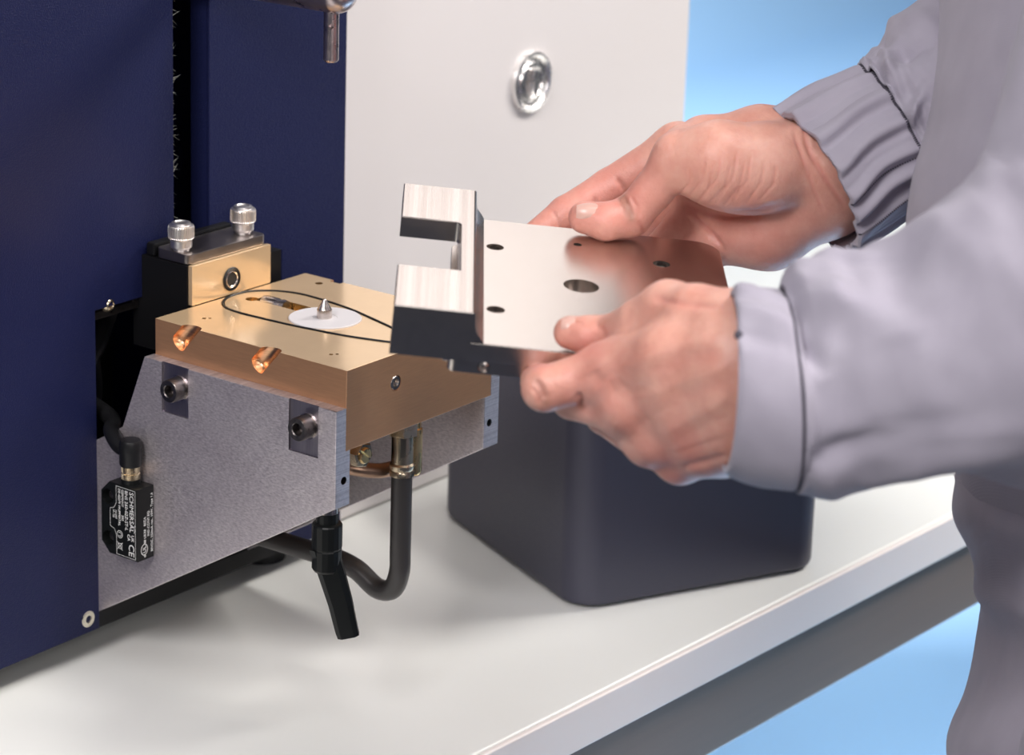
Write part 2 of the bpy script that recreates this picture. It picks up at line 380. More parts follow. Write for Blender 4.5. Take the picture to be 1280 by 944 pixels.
rp = obj('front_panel', bm, M['navy'], mc, label='right navy front panel beyond the slot')
bm = BM(); box(bm, (-0.0072, YP + 0.0005, ZB), (0.1397, YP + 0.004, -0.1725), 0.0004); obj('sill', bm, M['black'], mc, label='black sill under the opening')
bm = BM(); box(bm, (0.1925, YP + 0.002, ZB), (0.1945, 0.60, ZTOP), 0.0004); obj('side_panel', bm, M['navy'], mc)
bm = BM(); box(bm, (-0.30, YP + 0.002, ZB), (-0.298, 0.60, ZTOP), 0.0004); obj('side_panel', bm, M['navy'], mc)
bm = BM(); box(bm, (-0.298, YP + 0.0021, ZTOP - 0.002), (0.1925, 0.60, ZTOP)); obj('top_panel', bm, M['navy'], mc)
bm = BM(); box(bm, (-0.298, YP + 0.0045, ZB), (0.1925, 0.60, ZB + 0.002)); obj('floor_panel', bm, M['inside'], mc)
bm = BM(); box(bm, (-0.298, 0.36, ZB + 0.002), (0.1925, 0.365, ZTOP - 0.002)); obj('inner_wall', bm, M['inside'], mc)
for fx in (-0.26, 0.16):
    for fy in (0.20, 0.56):
        bm = BM(); lathe(bm, (fx, fy, ZT), (0, 0, 1), [(0, 0), (0.014, 0), (0.012, ZB - ZT), (0, ZB - ZT)], 24); obj('foot', bm, M['rubber'], mc)
# countersunk panel screw
bm = BM(); S = Vector((-0.0158, YP, -0.1748))
lathe(bm, S + Vector((0, 0.0002, 0)), (0, -1, 0), [(0, 0), (0.0046, 0), (0.0046, 0.0006), (0.0042, 0.0009), (0.0022, 0.0010), (0.0018, -0.0006), (0, -0.0008)], 28)
obj('panel_screw', bm, M['screw_zinc'], mc, label='pale countersunk screw at the lower corner of the left panel')
# bar, domed screw and cables inside the opening
bm = BM(); box(bm, (-0.0070, YP + 0.003, -0.0085), (0.0335, YP + 0.010, -0.0045), 0.0004); box(bm, (0.0235, YP + 0.003, -0.0045), (0.0335, YP + 0.010, -0.0010), 0.0004)
obj('guide_bar', bm, M['screw_black'], mc)
bm = BM(); lathe(bm, (0.0040, YP + 0.003, -0.0012), (0, -1, 0), [(0, 0), (0.0042, 0), (0.0042, 0.0012), (0.0034, 0.0028), (0.0020, 0.0036), (0.0016, 0.0026), (0, 0.0024)], 28); obj('domed_screw', bm, M['nickel'], mc)
bm = BM(); tube(bm, spline([(-0.03, 0.30, -0.075), (0.0, 0.24, -0.058), (0.012, 0.20, -0.043), (0.045, 0.215, -0.028), (0.09, 0.25, -0.020)]), 0.006, 12); obj('cable', bm, M['rubber'], mc)
bm = BM(); tube(bm, spline([(-0.02, 0.27, -0.11), (0.0, 0.215, -0.085), (0.02, 0.20, -0.07), (0.06, 0.24, -0.06)]), 0.004, 12); obj('cable', bm, M['rubber'], mc)
# brush strip in the slot
bm = BM(); box(bm, (0.0524, YP + 0.0025, 0.002), (0.0542, YP + 0.0075, ZTOP - 0.004)); br = obj('brush_strip', bm, M['black'], mc)
bm = BM()
for i in range(220):
    z_ = 0.002 + (0.40) * random.random(); L = 0.002 + 0.0055 * random.random() ** 2
    p0 = Vector((0.0540, YP + 0.0030 + 0.004 * random.random(), z_)); p1 = p0 + Vector((L, -0.003 + 0.004 * random.random(), random.uniform(-.006, .006)))
    d = Vector((0, 0.00012, 0.00012)); q = [bm.verts.new(p0 - d), bm.verts.new(p0 + d), bm.verts.new(p1)]; bm.faces.new(q)
    d = Vector((0, 0.00012, -0.00012)); q = [bm.verts.new(p0 - d), bm.verts.new(p0 + d), bm.verts.new(p1)]; bm.faces.new(q)
obj('bristles', bm, M['bristle'], br, smooth=0, kind='stuff')

# ------------------------------------------------------------------ swivel arm with hanging pin
sw = thing('swivel_arm', (0.068, 0.17, 0.171), 'round satin steel arm with a hanging pin, reaching out of the slot above the block', 'arm')
bm = BM(); AR = 0.0112; AC = Vector((0.068, 0.0680, 0.1712))
prof = [(0, -AR)] + [(AR * math.sin(t), -AR * math.cos(t)) for t in [math.pi / 2 * i / 10 for i in range(1, 11)]] + [(AR, 0.145), (0, 0.145)]
lathe(bm, AC, (0, 1, 0), prof, 40); obj('bar', bm, M['rosy_steel'], sw)
bm = BM(); PX, PY = 0.068, 0.0712
lathe(bm, (PX, PY, 0.1345), (0, 0, 1), [(0, 0), (0.0030, 0), (0.0040, 0.0012), (0.0040, 0.030), (0, 0.030)], 28)
pin = obj('pin', bm, M['rosy_steel'], sw)
bmc = BM(); q = Vector((-0.757, -0.592, 0)).normalized(); cyl(bmc, Vector((PX, PY, 0.1535)) - q * 0.002, Vector((PX, PY, 0.1535)) + q * 0.01, 0.0014, 16)
bool_cut(pin, [(bmc, None)])

# ------------------------------------------------------------------ bronze chamber block
bk = thing('bronze_block', (0.0591, 0.0656, -0.042), 'polished bronze block with an oval black seal and white disc, bolted on the aluminium brackets', 'machine block')
BA, BB, BC = 0.1182, 0.1312, 0.042
bm = BM(); box(bm, (0, 0, -BC), (BA, BB, 0), 0.0004, 2)
for f in bm.faces: f.material_index = 1
bm.normal_update()
for f in bm.faces:
    if f.normal.z > 0.9: f.material_index = 0
body = obj('block_body', bm, [M['brass_top'], M['bronze']], bk, smooth=25)
cuts = []
def capsule_cut(p, q_, r, n=24):
    b2 = BM(); p, q_ = Vector(p), Vector(q_); L = (q_ - p).length
    pr = [(0, 0), (r, 0), (r, L - 0.0)] + [(r * math.cos(t), L + r * 0.55 * math.sin(t)) for t in [math.pi / 2 * i / 6 for i in range(1, 6)]] + [(0, L + r * 0.55)]
    lathe(b2, p, q_ - p, pr, n); return b2
for yc in (0.1055, 0.0503):
    dirv = Vector((0, 0.66, -0.75)).normalized(); p0 = Vector((-0.0002, yc, 0.0)) - dirv * 0.012
    cuts.append((capsule_cut(p0, p0 + dirv * 0.0255, 0.0048), M['copper']))
b2 = BM(); prism(b2, rrect(0.0600, 0.0700, 0.0700, 0.1165, 0.0016, 4), lambda u, v_, d: Vector((u, v_, d)), -0.008, 0.002); cuts.append((b2, M['brass']))
b2 = BM(); cyl(b2, (0.0602, 0.1180, -0.005), (0.0602, 0.1180, 0.002), 0.0036, 24); cuts.append((b2, M['brass']))
for hx, hy, hr in ((0.0170, 0.1122, 0.0012), (0.0192, 0.1102, 0.0009), (0.0150, 0.0232, 0.0011), (0.0174, 0.0212, 0.0009), (0.1075, 0.1118, 0.0021)):
    b2 = BM(); cyl(b2, (hx, hy, -0.006), (hx, hy, 0.002), hr, 20); cuts.append((b2, M['brass']))
b2 = BM(); box(b2, (0.1146, 0.1030, -0.003), (0.122, 0.1105, 0.003)); cuts.append((b2, M['bronze']))
b2 = BM(); cyl(b2, (0.0383, 0.003, -0.0156), (0.0383, -0.003, -0.0156), 0.0042, 28); cuts.append((b2, M['bronze']))
# groove for the seal
def ring_path():
    q = [(.0592, .1301), (.0704, .1283), (.0796, .1195), (.0845, .1065), (.0845, .0897), (.0815, .0672), (.0761, .0477), (.0704, .0289), (.0655, .0150), (.0605, .0090), (.0548, .0085),
         (.0507, .0140), (.0434, .0380), (.0404, .0562), (.0384, .0707), (.0372, .0895), (.0366, .1058), (.0385, .1165), (.0439, .1240), (.0512, .1287)]
    return spline([(x_, y_, 0) for x_, y_ in q], 7, True)
rp_ = ring_path(); b2 = BM(); tube(b2, [(p.x, p.y, 0.0) for p in rp_], 0.0010, 8, closed=True); cuts.append((b2, M['brass']))
bool_cut(body, cuts)
bm = BM(); tube(bm, [(p.x, p.y, 0.0) for p in ring_path()], 0.00075, 10, closed=True); obj('seal_ring', bm, M['rubber'], bk, label='thin black sealing ring set in the top face')
bm = BM(); lathe(bm, (0.0592, 0.0655, -0.0005), (0, 0, 1), [(0, 0), (0.0192, 0), (0.0192, 0.0011), (0.0188, 0.0014), (0.0065, 0.0014), (0.0063, 0.0012), (0, 0.0012)], 64); obj('sealing_disc', bm, M['white_ptfe'], bk, label='flat white plastic disc')
bm = BM(); lathe(bm, (0.0592, 0.0660, 0.0006), (0, 0, 1), [(0, 0), (0.0040, 0), (0.0040, 0.0045), (0.0037, 0.0050), (0.0012, 0.0094), (0.0006, 0.0102), (0, 0.0103)], 32); obj('nozzle_tip', bm, M['steel'], bk, label='small pointed steel tip')
bm = BM(); lathe(bm, (0.0655, 0.1140, -0.0022), (0, -1, 0), [(0, 0), (0.0040, 0), (0.0042, 0.0008), (0.0042, 0.0095), (0.0036, 0.0105), (0.0036, 0.0125), (0.0042, 0.0130), (0.0040, 0.0160), (0, 0.0160)], 28); obj('thermocouple', bm, M['steel'], bk, label='short steel cylinder lying in the slot')
bm = BM(); lathe(bm, (0.0383, 0.0026, -0.0156), (0, -1, 0), [(0, 0), (0.0040, 0), (0.0040, 0.0020), (0.0035, 0.0026), (0.0022, 0.0026), (0.0018, 0.0008), (0, 0.0006)], 28); obj('plug_screw', bm, M['steel'], bk)

# ------------------------------------------------------------------ aluminium brackets
def bracket(x_out, x_in, sgn, label):
    t = thing('bracket_plate', ((x_out + x_in) / 2, 0.08, -0.12), label, 'bracket')
    fyz = lambda u, v_, d: Vector((d, u, v_))
    edge = 0.0 if sgn < 0 else BA
    ztop = -0.0195
    poly = [(0.0, -0.0705), (0.0, ztop), (0.1319, ztop), (0.1485, -0.062), (0.178, -0.080), (0.178, -0.179)]
    bm = BM(); prism(bm, poly, fyz, min(x_out, x_in), max(x_out, x_in), 0.0005)
    o = obj('plate', bm, [M['aluminium']], t)
    cu = []
    b2 = BM()   # shoulder that the block sits in
    if sgn < 0: box(b2, (-0.0001, -0.01, -BC - 0.0001), (0.02, 0.14, 0.01))
    else: box(b2, (BA - 0.02, -0.01, -BC - 0.0001), (BA + 0.0001, 0.14, 0.01))
    cu.append((b2, M['aluminium']))
    for y0, y1 in ((0.1003, 0.1193), (0.0117, 0.0312)):
        b2 = BM()
        if sgn < 0: box(b2, (x_out - 0.01, y0, -0.0465), (x_out + 0.0011, y1, 0.0))
        else: box(b2, (x_out - 0.0011, y0, -0.0465), (x_out + 0.01, y1, 0.0))
        cu.append((b2, M['pocket']))
    xm = (x_out + edge) / 2 if sgn < 0 else (x_out + x_in) / 2 + 0.002
    b2 = BM(); cyl(b2, (x_in + sgn * 0.0048, 0.006, -0.0570), (x_in + sgn * 0.0048, -0.003, -0.0570), 0.0021, 20); cu.append((b2, M['screw_black']))
    bool_cut(o, cu)
    for yb in (0.1068, 0.0187):
        s_ = socket_screw('cap_screw', t, (x_out + (0.0012 if sgn < 0 else -0.0012), yb + 0.001, -0.0315), (sgn, 0, 0), 0.0062, 0.0082, M['screw_black'], 0.5)
        bm = BM(); lathe(bm, (x_out + (0.0011 if sgn < 0 else -0.0011), yb + 0.001, -0.0315), (sgn, 0, 0), [(0.0035, 0), (0.0068, 0), (0.0068, 0.0008), (0.0035, 0.0008), (0.0035, 0)], 28); obj('washer', bm, M['steel'], s_)
    return t
bracket(-0.0075, 0.0035, -1, 'mottled aluminium bracket plate with two black cap screws, nearest the camera under the bronze block')
bracket(0.1257, 0.1127, 1, 'far aluminium bracket plate at the right end of the bronze block, before the navy pedestal')

# ------------------------------------------------------------------ clamp on the back of the block
cl = thing('clamp_block', (0.0590, 0.15, 0.0), 'bronze faced black clamp with a grey cap and two knurled chrome knobs, behind the block', 'clamp')
bm = BM(); box(bm, (0.0275, 0.1345, -0.030), (0.0902, 0.1750, 0.0218), 0.0004); box(bm, (0.0903, 0.1400, -0.030), (0.1080, 0.1750, 0.0140), 0.0004)
box(bm, (0.0285, 0.1595, 0.0218), (0.0895, 0.1660, 0.0292), 0.0015)
obj('clamp_body', bm, M['black'], cl)
bm = BM(); box(bm, (0.0281, 0.1314, 0.0003), (0.0898, 0.1343, 0.0220), 0.0003); fp = obj('face_plate', bm, M['brass_top'], cl, label='bronze front plate with a round port')
bm = BM(); prism(bm, rrect(0.0280, 0.1338, 0.0892, 0.1585, 0.004, 6), lambda u, v_, d: Vector((u, v_, d)), 0.0222, 0.0276, 0.0005); obj('cap_plate', bm, M['grey_anod'], cl)
bm = BM(); lathe(bm, (0.0583, 0.1314, 0.0090), (0, -1, 0), [(0.0050, 0), (0.0064, 0), (0.0066, 0.0006), (0.0060, 0.0012), (0.0050, 0.0010), (0.0050, 0)], 40); pt_ = obj('port_seal', bm, M['rubber'], cl)
bm = BM(); lathe(bm, (0.0583, 0.1314, 0.0090), (0, -1, 0), [(0.0037, 0), (0.0050, 0), (0.0050, 0.0007), (0.0042, 0.0010), (0.0037, 0.0006), (0.0037, 0)], 36); obj('port_ring', bm, M['steel'], pt_)
bm = BM(); lathe(bm, (0.0583, 0.1314, 0.0090), (0, -1, 0), [(0, 0), (0.0037, 0), (0.0037, 0.0003), (0, 0.0003)], 28); obj('port_bore', bm, M['inside'], pt_)
for kx, ky in ((0.0340, 0.1450), (0.0822, 0.1450)):
    knurled('knurled_knob', cl, (kx, ky, 0.0276), (0, 0, 1), [(0, 0), (0.0044, 0), (0.0044, 0.0012), (0.0056, 0.0014), (0.0059, 0.0020), (0.0059, 0.0056), (0.0068, 0.0066), (0.0070, 0.0072), (0.0070, 0.0126), (0.0066, 0.0136), (0.0052, 0.0140), (0.0050, 0.0150), (0.0036, 0.0154), (0.0030, 0.0148), (0, 0.0146)], 34, 0.0008, M['knurl'], (0.0071, 0.0127))

# ------------------------------------------------------------------ fittings and hose under the block
ht = thing('coolant_hose', (0.0647, 0.016, -0.15), 'dark grey rubber hose with a metal ferrule, looping down from under the bronze block', 'hose')
HX, HY = 0.0650, 0.0165
bm = BM(); lathe(bm, (HX, HY, -0.0422), (0, 0, -1), [(0, 0), (0.0046, 0), (0.0046, 0.006), (0, 0.006)], 24); obj('threaded_stub', bm, M['brass'], ht)
bm = BM(); lathe(bm, (HX, HY, -0.0470), (0, 0, -1), [(0, 0), (0.0082, 0), (0.0082, 0.0065), (0, 0.0065)], 6); obj('hex_nut', bm, M['nickel'], ht, smooth=20)
bm = BM(); lathe(bm, (HX, HY, -0.0535), (0, 0, -1), [(0, 0), (0.0058, 0), (0.0058, 0.0155), (0.0066, 0.0165), (0.0066, 0.0185), (0.0060, 0.0195), (0.0066, 0.0205), (0.0066, 0.0225), (0.0058, 0.0230), (0, 0.0230)], 32); obj('ferrule', bm, M['nickel'], ht)
bm = BM()
path = [(HX, HY, -0.0755), (HX, HY, -0.095), (HX, HY, -0.118), (HX, HY + 0.0004, -0.131), (HX, HY + 0.0050, -0.1415), (HX, HY + 0.0155, -0.1440), (HX - .0005, 0.046, -0.1370), (0.0640, 0.062, -0.1345), (0.0620, 0.080, -0.1340), (0.0600, 0.110, -0.1335), (0.055, 0.150, -0.132), (0.045, 0.20, -0.125)]
tube(bm, spline(path, 10), 0.0056, 24); obj('hose_tube', bm, M['hose'], ht)
nf_ = thing('brass_fitting', (0.036, 0.012, -0.059), 'slotted brass hexagon fitting beside the near bracket, under the bronze block', 'fitting')
FB = Vector((0.0365, 0.0230, -0.0582))
bm = BM(); lathe(bm, FB, (0, -1, 0), [(0.0042, 0), (0.0072, 0), (0.0072, 0.0040), (0.0064, 0.0048), (0.0046, 0.0048), (0.0042, 0.0040), (0.0042, 0)], 6); obj('hex_nut', bm, M['nickel'], nf_, smooth=20)
bm = BM(); lathe(bm, FB, (0, -1, 0), [(0, 0), (0.0045, 0), (0.0045, 0.0052), (0.0038, 0.0062), (0, 0.0062)], 28); sc_ = obj('slotted_core', bm, M['brass'], nf_)
b2 = BM(); box(b2, (-0.006, -0.002, -0.0008), (0.006, 0.002, 0.0008), T=Matrix.Translation(FB + Vector((0, -0.0066, 0))) @ Matrix.Rotation(0.7, 4, 'Y')); bool_cut(sc_, [(b2, None)])
bm = BM(); cyl(bm, FB + Vector((0, 0.001, 0)), FB + Vector((0, 0.03, 0)), 0.0040, 20); obj('pipe_stub', bm, M['copper_tube'], nf_)
ct = thing('copper_pipe', (0.03, 0.03, -0.07), 'dull copper pipe running under the bronze block behind the hose', 'pipe')
bm = BM(); tube(bm, spline([(0.073, 0.0285, -0.0775), (0.062, 0.0305, -0.0765), (0.050, 0.040, -0.0735), (0.045, 0.060, -0.070), (0.045, 0.11, -0.068), (0.045, 0.16, -0.066)]), 0.0040, 16); obj('pipe', bm, M['copper_tube'], ct)
bm = BM(); lathe(bm, (0.0790, 0.0200, -0.0422), (0, 0, -1), [(0, 0), (0.0036, 0), (0.0036, 0.012), (0.0044, 0.0125), (0.0044, 0.036), (0.0034, 0.038), (0, 0.038)], 20); obj('pipe_elbow', bm, M['brass'], ct)

# ------------------------------------------------------------------ clamping lever
lv = thing('clamping_lever', (0.0005, 0.012, -0.10), 'black clamping lever hanging under the front end of the near bracket', 'lever')
LB = Vector((0.0005, 0.0120, 0))
bm = BM(); lathe(bm, LB + Vector((0, 0, -0.0760)), (0, 0, -1), [(0, -0.006), (0.0058, -0.006), (0.0058, 0.0010), (0, 0.0010)], 24); obj('spacer', bm, M['steel'], lv)
bm = BM(); lathe(bm, LB + Vector((0, 0, -0.0750)), (0, 0, -1), [(0, 0), (0.0054, 0), (0.0057, 0.0006), (0.0057, 0.0075), (0.0074, 0.0080), (0.0078, 0.0088), (0.0078, 0.0205), (0.0074, 0.0215), (0.0076, 0.0220), (0.0076, 0.0320), (0.0066, 0.0335), (0, 0.0335)], 16); obj('hub', bm, M['black_plastic'], lv, smooth=20)
bm = BM(); ax_r = Vector((0.62, -0.785, 0)); ax_f = Vector((0.785, 0.62, 0))
secs = [(-0.0020, -0.0955, 0.0066, 0.0060), (0.0020, -0.1080, 0.0066, 0.0056), (0.0072, -0.1260, 0.0060, 0.0045), (0.0106, -0.1410, 0.0056, 0.0038), (0.0116, -0.1442, 0.0054, 0.0036)]
rings = []
for k, (sx, z_, hw, hd) in enumerate(secs):
    c = LB + ax_r * sx + Vector((0, 0, z_)); tl = (0.0 if k < 4 else 0.0)
    rings.append([bm.verts.new(c + ax_r * (hw * a_) + ax_f * (hd * b__) + Vector((0, 0, 0.0012 * a_))) for a_, b__ in ((-.6, -1), (.6, -1), (1, -.5), (1, .6), (.6, 1), (-.6, 1), (-1, .6), (-1, -.5))])
for a_, c in zip(rings, rings[1:]):
    for i in range(8): bm.faces.new((a_[i], a_[(i + 1) % 8], c[(i + 1) % 8], c[i]))
bm.faces.new(rings[0]); bm.faces.new(list(reversed(rings[-1]))); obj('handle', bm, M['black_plastic'], lv, smooth=25)

# ------------------------------------------------------------------ safety sensor on the near bracket
sn = thing('safety_sensor', (-0.014, 0.138, -0.129), 'black rectangular safety sensor with white print, on the near bracket beside the navy panel', 'sensor')
SX0, SX1, SY0, SY1, SZ0, SZ1 = -0.0205, -0.0076, 0.1255, 0.1520, -0.1290, -0.0885
bm = BM()
prism(bm, [(SY0, SZ0), (SY1 - 0.006, SZ0), (SY1, SZ0 + 0.006), (SY1, SZ1 - 0.006), (SY1 - 0.006, SZ1), (SY0, SZ1)], lambda u, v_, d: Vector((d, u, v_)), SX1, SX0, 0.0006)
sb = obj('case', bm, M['black_plastic'], sn)
cu = []
for zc in (SZ0 + 0.0085, SZ1 - 0.0085):
    b2 = BM(); cyl(b2, (SX0 - 0.002, SY1 - 0.0052, zc), (SX0 + 0.0045, SY1 - 0.0052, zc), 0.0042, 24); cu.append((b2, None))
bool_cut(sb, cu)
for zc in (SZ0 + 0.0085, SZ1 - 0.0085):
    bm = BM(); lathe(bm, (SX0 + 0.0050, SY1 - 0.0052, zc), (-1, 0, 0), [(0, 0), (0.0024, 0), (0.0024, 0.0014), (0.0018, 0.0022), (0, 0.0024)], 20); obj('mounting_screw', bm, M['screw_black'], sn)
# print on the outer face: reads downwards (x axis -> -z, y axis -> -y)
def face_T(y, z): return Matrix(((0, 0, -1, SX0 - 0.00004), (0, -1, 0, y), (-1, 0, 0, z), (0, 0, 0, 1)))
bm = BM(); zt_ = SZ1 - 0.0020
text_mesh(bm, 'SCHMERSAL', 0.0042, face_T(SY0 + 0.0051, zt_), shear=0.0)
text_mesh(bm, 'BNS 260-02Z-ST-L', 0.0029, face_T(SY0 + 0.0085, zt_))
text_mesh(bm, 'GERMANY        202', 0.0021, face_T(SY0 + 0.0110, zt_))
text_mesh(bm, 'DE-42279 WUPPERTAL', 0.0021, face_T(SY0 + 0.0134, zt_))
text_mesh(bm, '101207\n10 / 22', 0.0017, face_T(SY0 + 0.0158, zt_ - 0.0125))
text_mesh(bm, 'CE', 0.0058, face_T(SY0 + 0.0059, SZ0 + 0.0092))
text_mesh(bm, 'UK\nCA', 0.0028, face_T(SY0 + 0.0040, SZ0 + 0.0145))
def fpt(y, z): return Vector((SX0 - 0.00006, y, z))
def flat_line(bm, pts, wd=0.00022):
    for p, q_ in zip(pts, pts[1:]):
        p, q_ = Vector(p), Vector(q_); d = (q_ - p).normalized(); n = d.cross(Vector((1, 0, 0))) if abs(d.x) < 0.5 and abs(p.x - q_.x) < 1e-9 else d.cross(Vector((0, 1, 0)))
        n.normalize(); n *= wd / 2
        bm.faces.new([bm.verts.new(p + n), bm.verts.new(q_ + n), bm.verts.new(q_ - n), bm.verts.new(p - n)])
y1_, z0_, z1_ = SY0 + 0.0010, SZ0 + 0.0012, SZ1 - 0.0010
def arc(yc, zc, r, a0, a1, n=10): return [fpt(yc + r * math.cos(math.radians(a0 + (a1 - a0) * i / n)), zc + r * math.sin(math.radians(a0 + (a1 - a0) * i / n))) for i in range(n + 1)]
flat_line(bm, [fpt(y1_, z0_), fpt(y1_, z1_), fpt(SY0 + 0.0150, z1_), fpt(SY0 + 0.0150, z1_ - 0.0095), fpt(SY0 + 0.0166, z1_ - 0.0125), fpt(SY0 + 0.0196, z1_ - 0.0135), fpt(SY0 + 0.0196, z1_ - 0.0235), fpt(SY0 + 0.0166, z1_ - 0.0245), fpt(SY0 + 0.0150, z1_ - 0.0275), fpt(SY0 + 0.0150, z0_), fpt(y1_, z0_)])
flat_line(bm, arc(SY0 + 0.0125, SZ0 + 0.0128, 0.0020, 0, 360, 20), 0.0003); flat_line(bm, arc(SY0 + 0.0125, SZ0 + 0.0128, 0.0011, 40, 320, 14), 0.0003)
q0 = (SY0 + 0.0125, SZ0 + 0.0062)   # crossed-out bin
flat_line(bm, [fpt(q0[0] - .0020, q0[1] - .0022), fpt(q0[0] + .0020, q0[1] + .0022)], .0003); flat_line(bm, [fpt(q0[0] - .0020, q0[1] + .0022), fpt(q0[0] + .0020, q0[1] - .0022)], .0003)
flat_line(bm, [fpt(q0[0] - .0014, q0[1] + .0016), fpt(q0[0] - .0014, q0[1] - .0016), fpt(q0[0] + .0014, q0[1] - .0012), fpt(q0[0] + .0014, q0[1] + .0012), fpt(q0[0] - .0014, q0[1] + .0016)], .0003)
flat_line(bm, [fpt(SY0 + 0.0012, z1_ - 0.019), fpt(SY0 + 0.0020, z1_ - 0.0205), fpt(SY0 + 0.0012, z1_ - 0.022), fpt(SY0 + 0.0020, z1_ - 0.0235)], .0003)
obj('printed_label', bm, M['print'], sb, smooth=0)
def side_T(x, z): return Matrix(((0, -1, 0, x), (0, 0, -1, SY0 - 0.00004), (1, 0, 0, z), (0, 0, 0, 1)))
bm = BM()
text_mesh(bm, '30VDC, 250mA res., 10W, Type 1,6', 0.00225, side_T(SX1 - 0.0010, SZ0 + 0.0030))
text_mesh(bm, 'IND.CONT.EQ.', 0.0022, side_T(SX1 - 0.0036, SZ0 + 0.0125))
text_mesh(bm, '88 UK98   80ZA', 0.0022, side_T(SX1 - 0.0062, SZ0 + 0.0090))
text_mesh(bm, 'UL', 0.0034, side_T(SX1 - 0.0062, SZ0 + 0.0038))
def sp(x, z): return Vector((x, SY0 - 0.00006, z))
ell_ = [sp(SX1 - 0.0074 + 0.0024 * math.cos(t), SZ0 + 0.0058 + 0.0030 * math.sin(t)) for t in [2 * math.pi * i / 24 for i in range(25)]]
for p, q_ in zip(ell_, ell_[1:]):
    d = (q_ - p).normalized(); n = d.cross(Vector((0, 1, 0))) * 0.00022
    bm.faces.new([bm.verts.new(p + n), bm.verts.new(q_ + n), bm.verts.new(q_ - n), bm.verts.new(p - n)])
text_mesh(bm, '®', 0.002, side_T(SX1 - 0.0062, SZ0 + 0.0012))
obj('printed_rating', bm, M['print'], sb, smooth=0)
PCX, PCY = (SX0 + SX1) / 2, SY0 + 0.0105
bm = BM(); lathe(bm, (PCX, PCY, SZ1 - 0.0003), (0, 0, 1), [(0, 0), (0.0052, 0), (0.0052, 0.0030), (0, 0.0030)], 28); obj('socket', bm, M['black_plastic'], sn)
knurled('coupling_nut', sn, (PCX, PCY, SZ1 + 0.0020), (0, 0, 1), [(0, 0), (0.0050, 0), (0.0050, 0.0034), (0.0045, 0.0037), (0.0045, 0.0042), (0.0050, 0.0045), (0.0050, 0.0078), (0, 0.0078)], 30, 0.00035, M['nickel'], (-1, 1))
bm = BM(); lathe(bm, (PCX, PCY, SZ1 + 0.0098), (0, 0, 1), [(0, 0), (0.0056, 0), (0.0060, 0.0010), (0.0060, 0.0070), (0.0063, 0.0075), (0.0063, 0.0095), (0.0060, 0.0100), (0.0060, 0.0125), (0.0052, 0.0142), (0, 0.0145)], 28)
tube(bm, spline([(PCX, PCY + 0.002, SZ1 + 0.0175), (PCX + 0.001, PCY + 0.010, SZ1 + 0.0190), (PCX + 0.006, PCY + 0.020, SZ1 + 0.0225), (PCX + 0.016, PCY + 0.033, SZ1 + 0.026), (PCX + 0.03, PCY + 0.09, SZ1 + 0.03)]), 0.0045, 16)
obj('angled_plug', bm, M['rubber'], sn)

# ------------------------------------------------------------------ steel cover plate held in the hands
PO = Vector((-0.0031, -0.1401, 0.0719)); PBM = Matrix(((0.6155, 0.7878, -0.0240), (-0.7841, 0.6090, -0.1195), (-0.0796, 0.0924, 0.9925)))
cp = thing('cover_plate', PO, 'machined steel cover plate with a slotted fork end, held in both hands', 'plate')
def uvh(u, v_, h): return PO + PBM @ Vector((u, v_, h))
bm = BM()
prism(bm, rrect(-0.052, -0.0795, 0.0685, 0.0752, 0.013, 8, (1, 0, 0, 1)), lambda u, v_, d: uvh(u, v_, d), -0.0083, 0.0, 0.0006)
ps = obj('plate_slab', bm, [M['plate_metal']], cp)
cu = []
for u, v_, r in ((-0.0389, 0.0389, 0.0041), (-0.0389, -0.0389, 0.0041), (0.0389, 0.0389, 0.0041), (0.0389, -0.0389, 0.0041), (0.0001, 0.0533, 0.0020), (0, 0, 0.0081)):
    b2 = BM(); cyl(b2, uvh(u, v_, -0.02), uvh(u, v_, 0.01), r, 40); cu.append((b2, None))
bool_cut(ps, cu)
for u, v_ in ((-0.0389, 0.0389), (-0.0389, -0.0389), (0.0389, 0.0389), (0.0389, -0.0389)):
    bm = BM(); lathe(bm, uvh(u, v_, -0.0088), PBM @ Vector((0, 0, 1)), [(0, 0), (0.0040, 0), (0.0040, 0.0052), (0.0026, 0.0056), (0.0022, 0.0030), (0, 0.0028)], 24); obj('recessed_screw', bm, M['screw_black'], cp)
bm = BM()
FK = [(-0.0835, -0.0800), (-0.0497, -0.0800), (-0.0497, 0.0757), (-0.0838, 0.0757), (-0.0836, 0.0290)]
FK += [(-0.0590 + 0.0030 * math.sin(t), 0.0260 + 0.0030 * math.cos(t)) for t in [math.pi / 2 * i / 6 for i in range(0, 7)]]
FK += [(-0.0560, -0.0318), (-0.0835, -0.0318)]
prism(bm, FK, lambda u, v_, d: uvh(u, v_, d), 0.0042, 0.0140, 0.0006, True)
box(bm, (-0.0835, -0.0800, -0.0083), (-0.0497, -0.0640, 0.0042), 0, 2, Matrix.Translation(PO) @ PBM.to_4x4())
box(bm, (-0.0560, -0.0645, -0.0083), (-0.0497, 0.0757, 0.0042), 0, 2, Matrix.Translation(PO) @ PBM.to_4x4())
fk = obj('fork_end', bm, [M['plate_metal'], M['fly_cut']], cp, label='raised fork end with a square slot and fly-cut top')
for p_ in fk.data.polygons:
    if p_.normal.dot(PBM @ Vector((0, 0, 1))) > 0.98: p_.material_index = 1
bm = BM(); prism(bm, [(-0.0497, 0.0140), (-0.0497, 0.0004), (-0.0442, 0.0004), (-0.0455, 0.0022), (-0.0478, 0.0050), (-0.0486, 0.0085), (-0.0490, 0.0132)], lambda u, v_, d: uvh(u, d, v_), -0.0796, 0.0753); obj('fillet', bm, M['plate_metal'], cp, smooth=60)
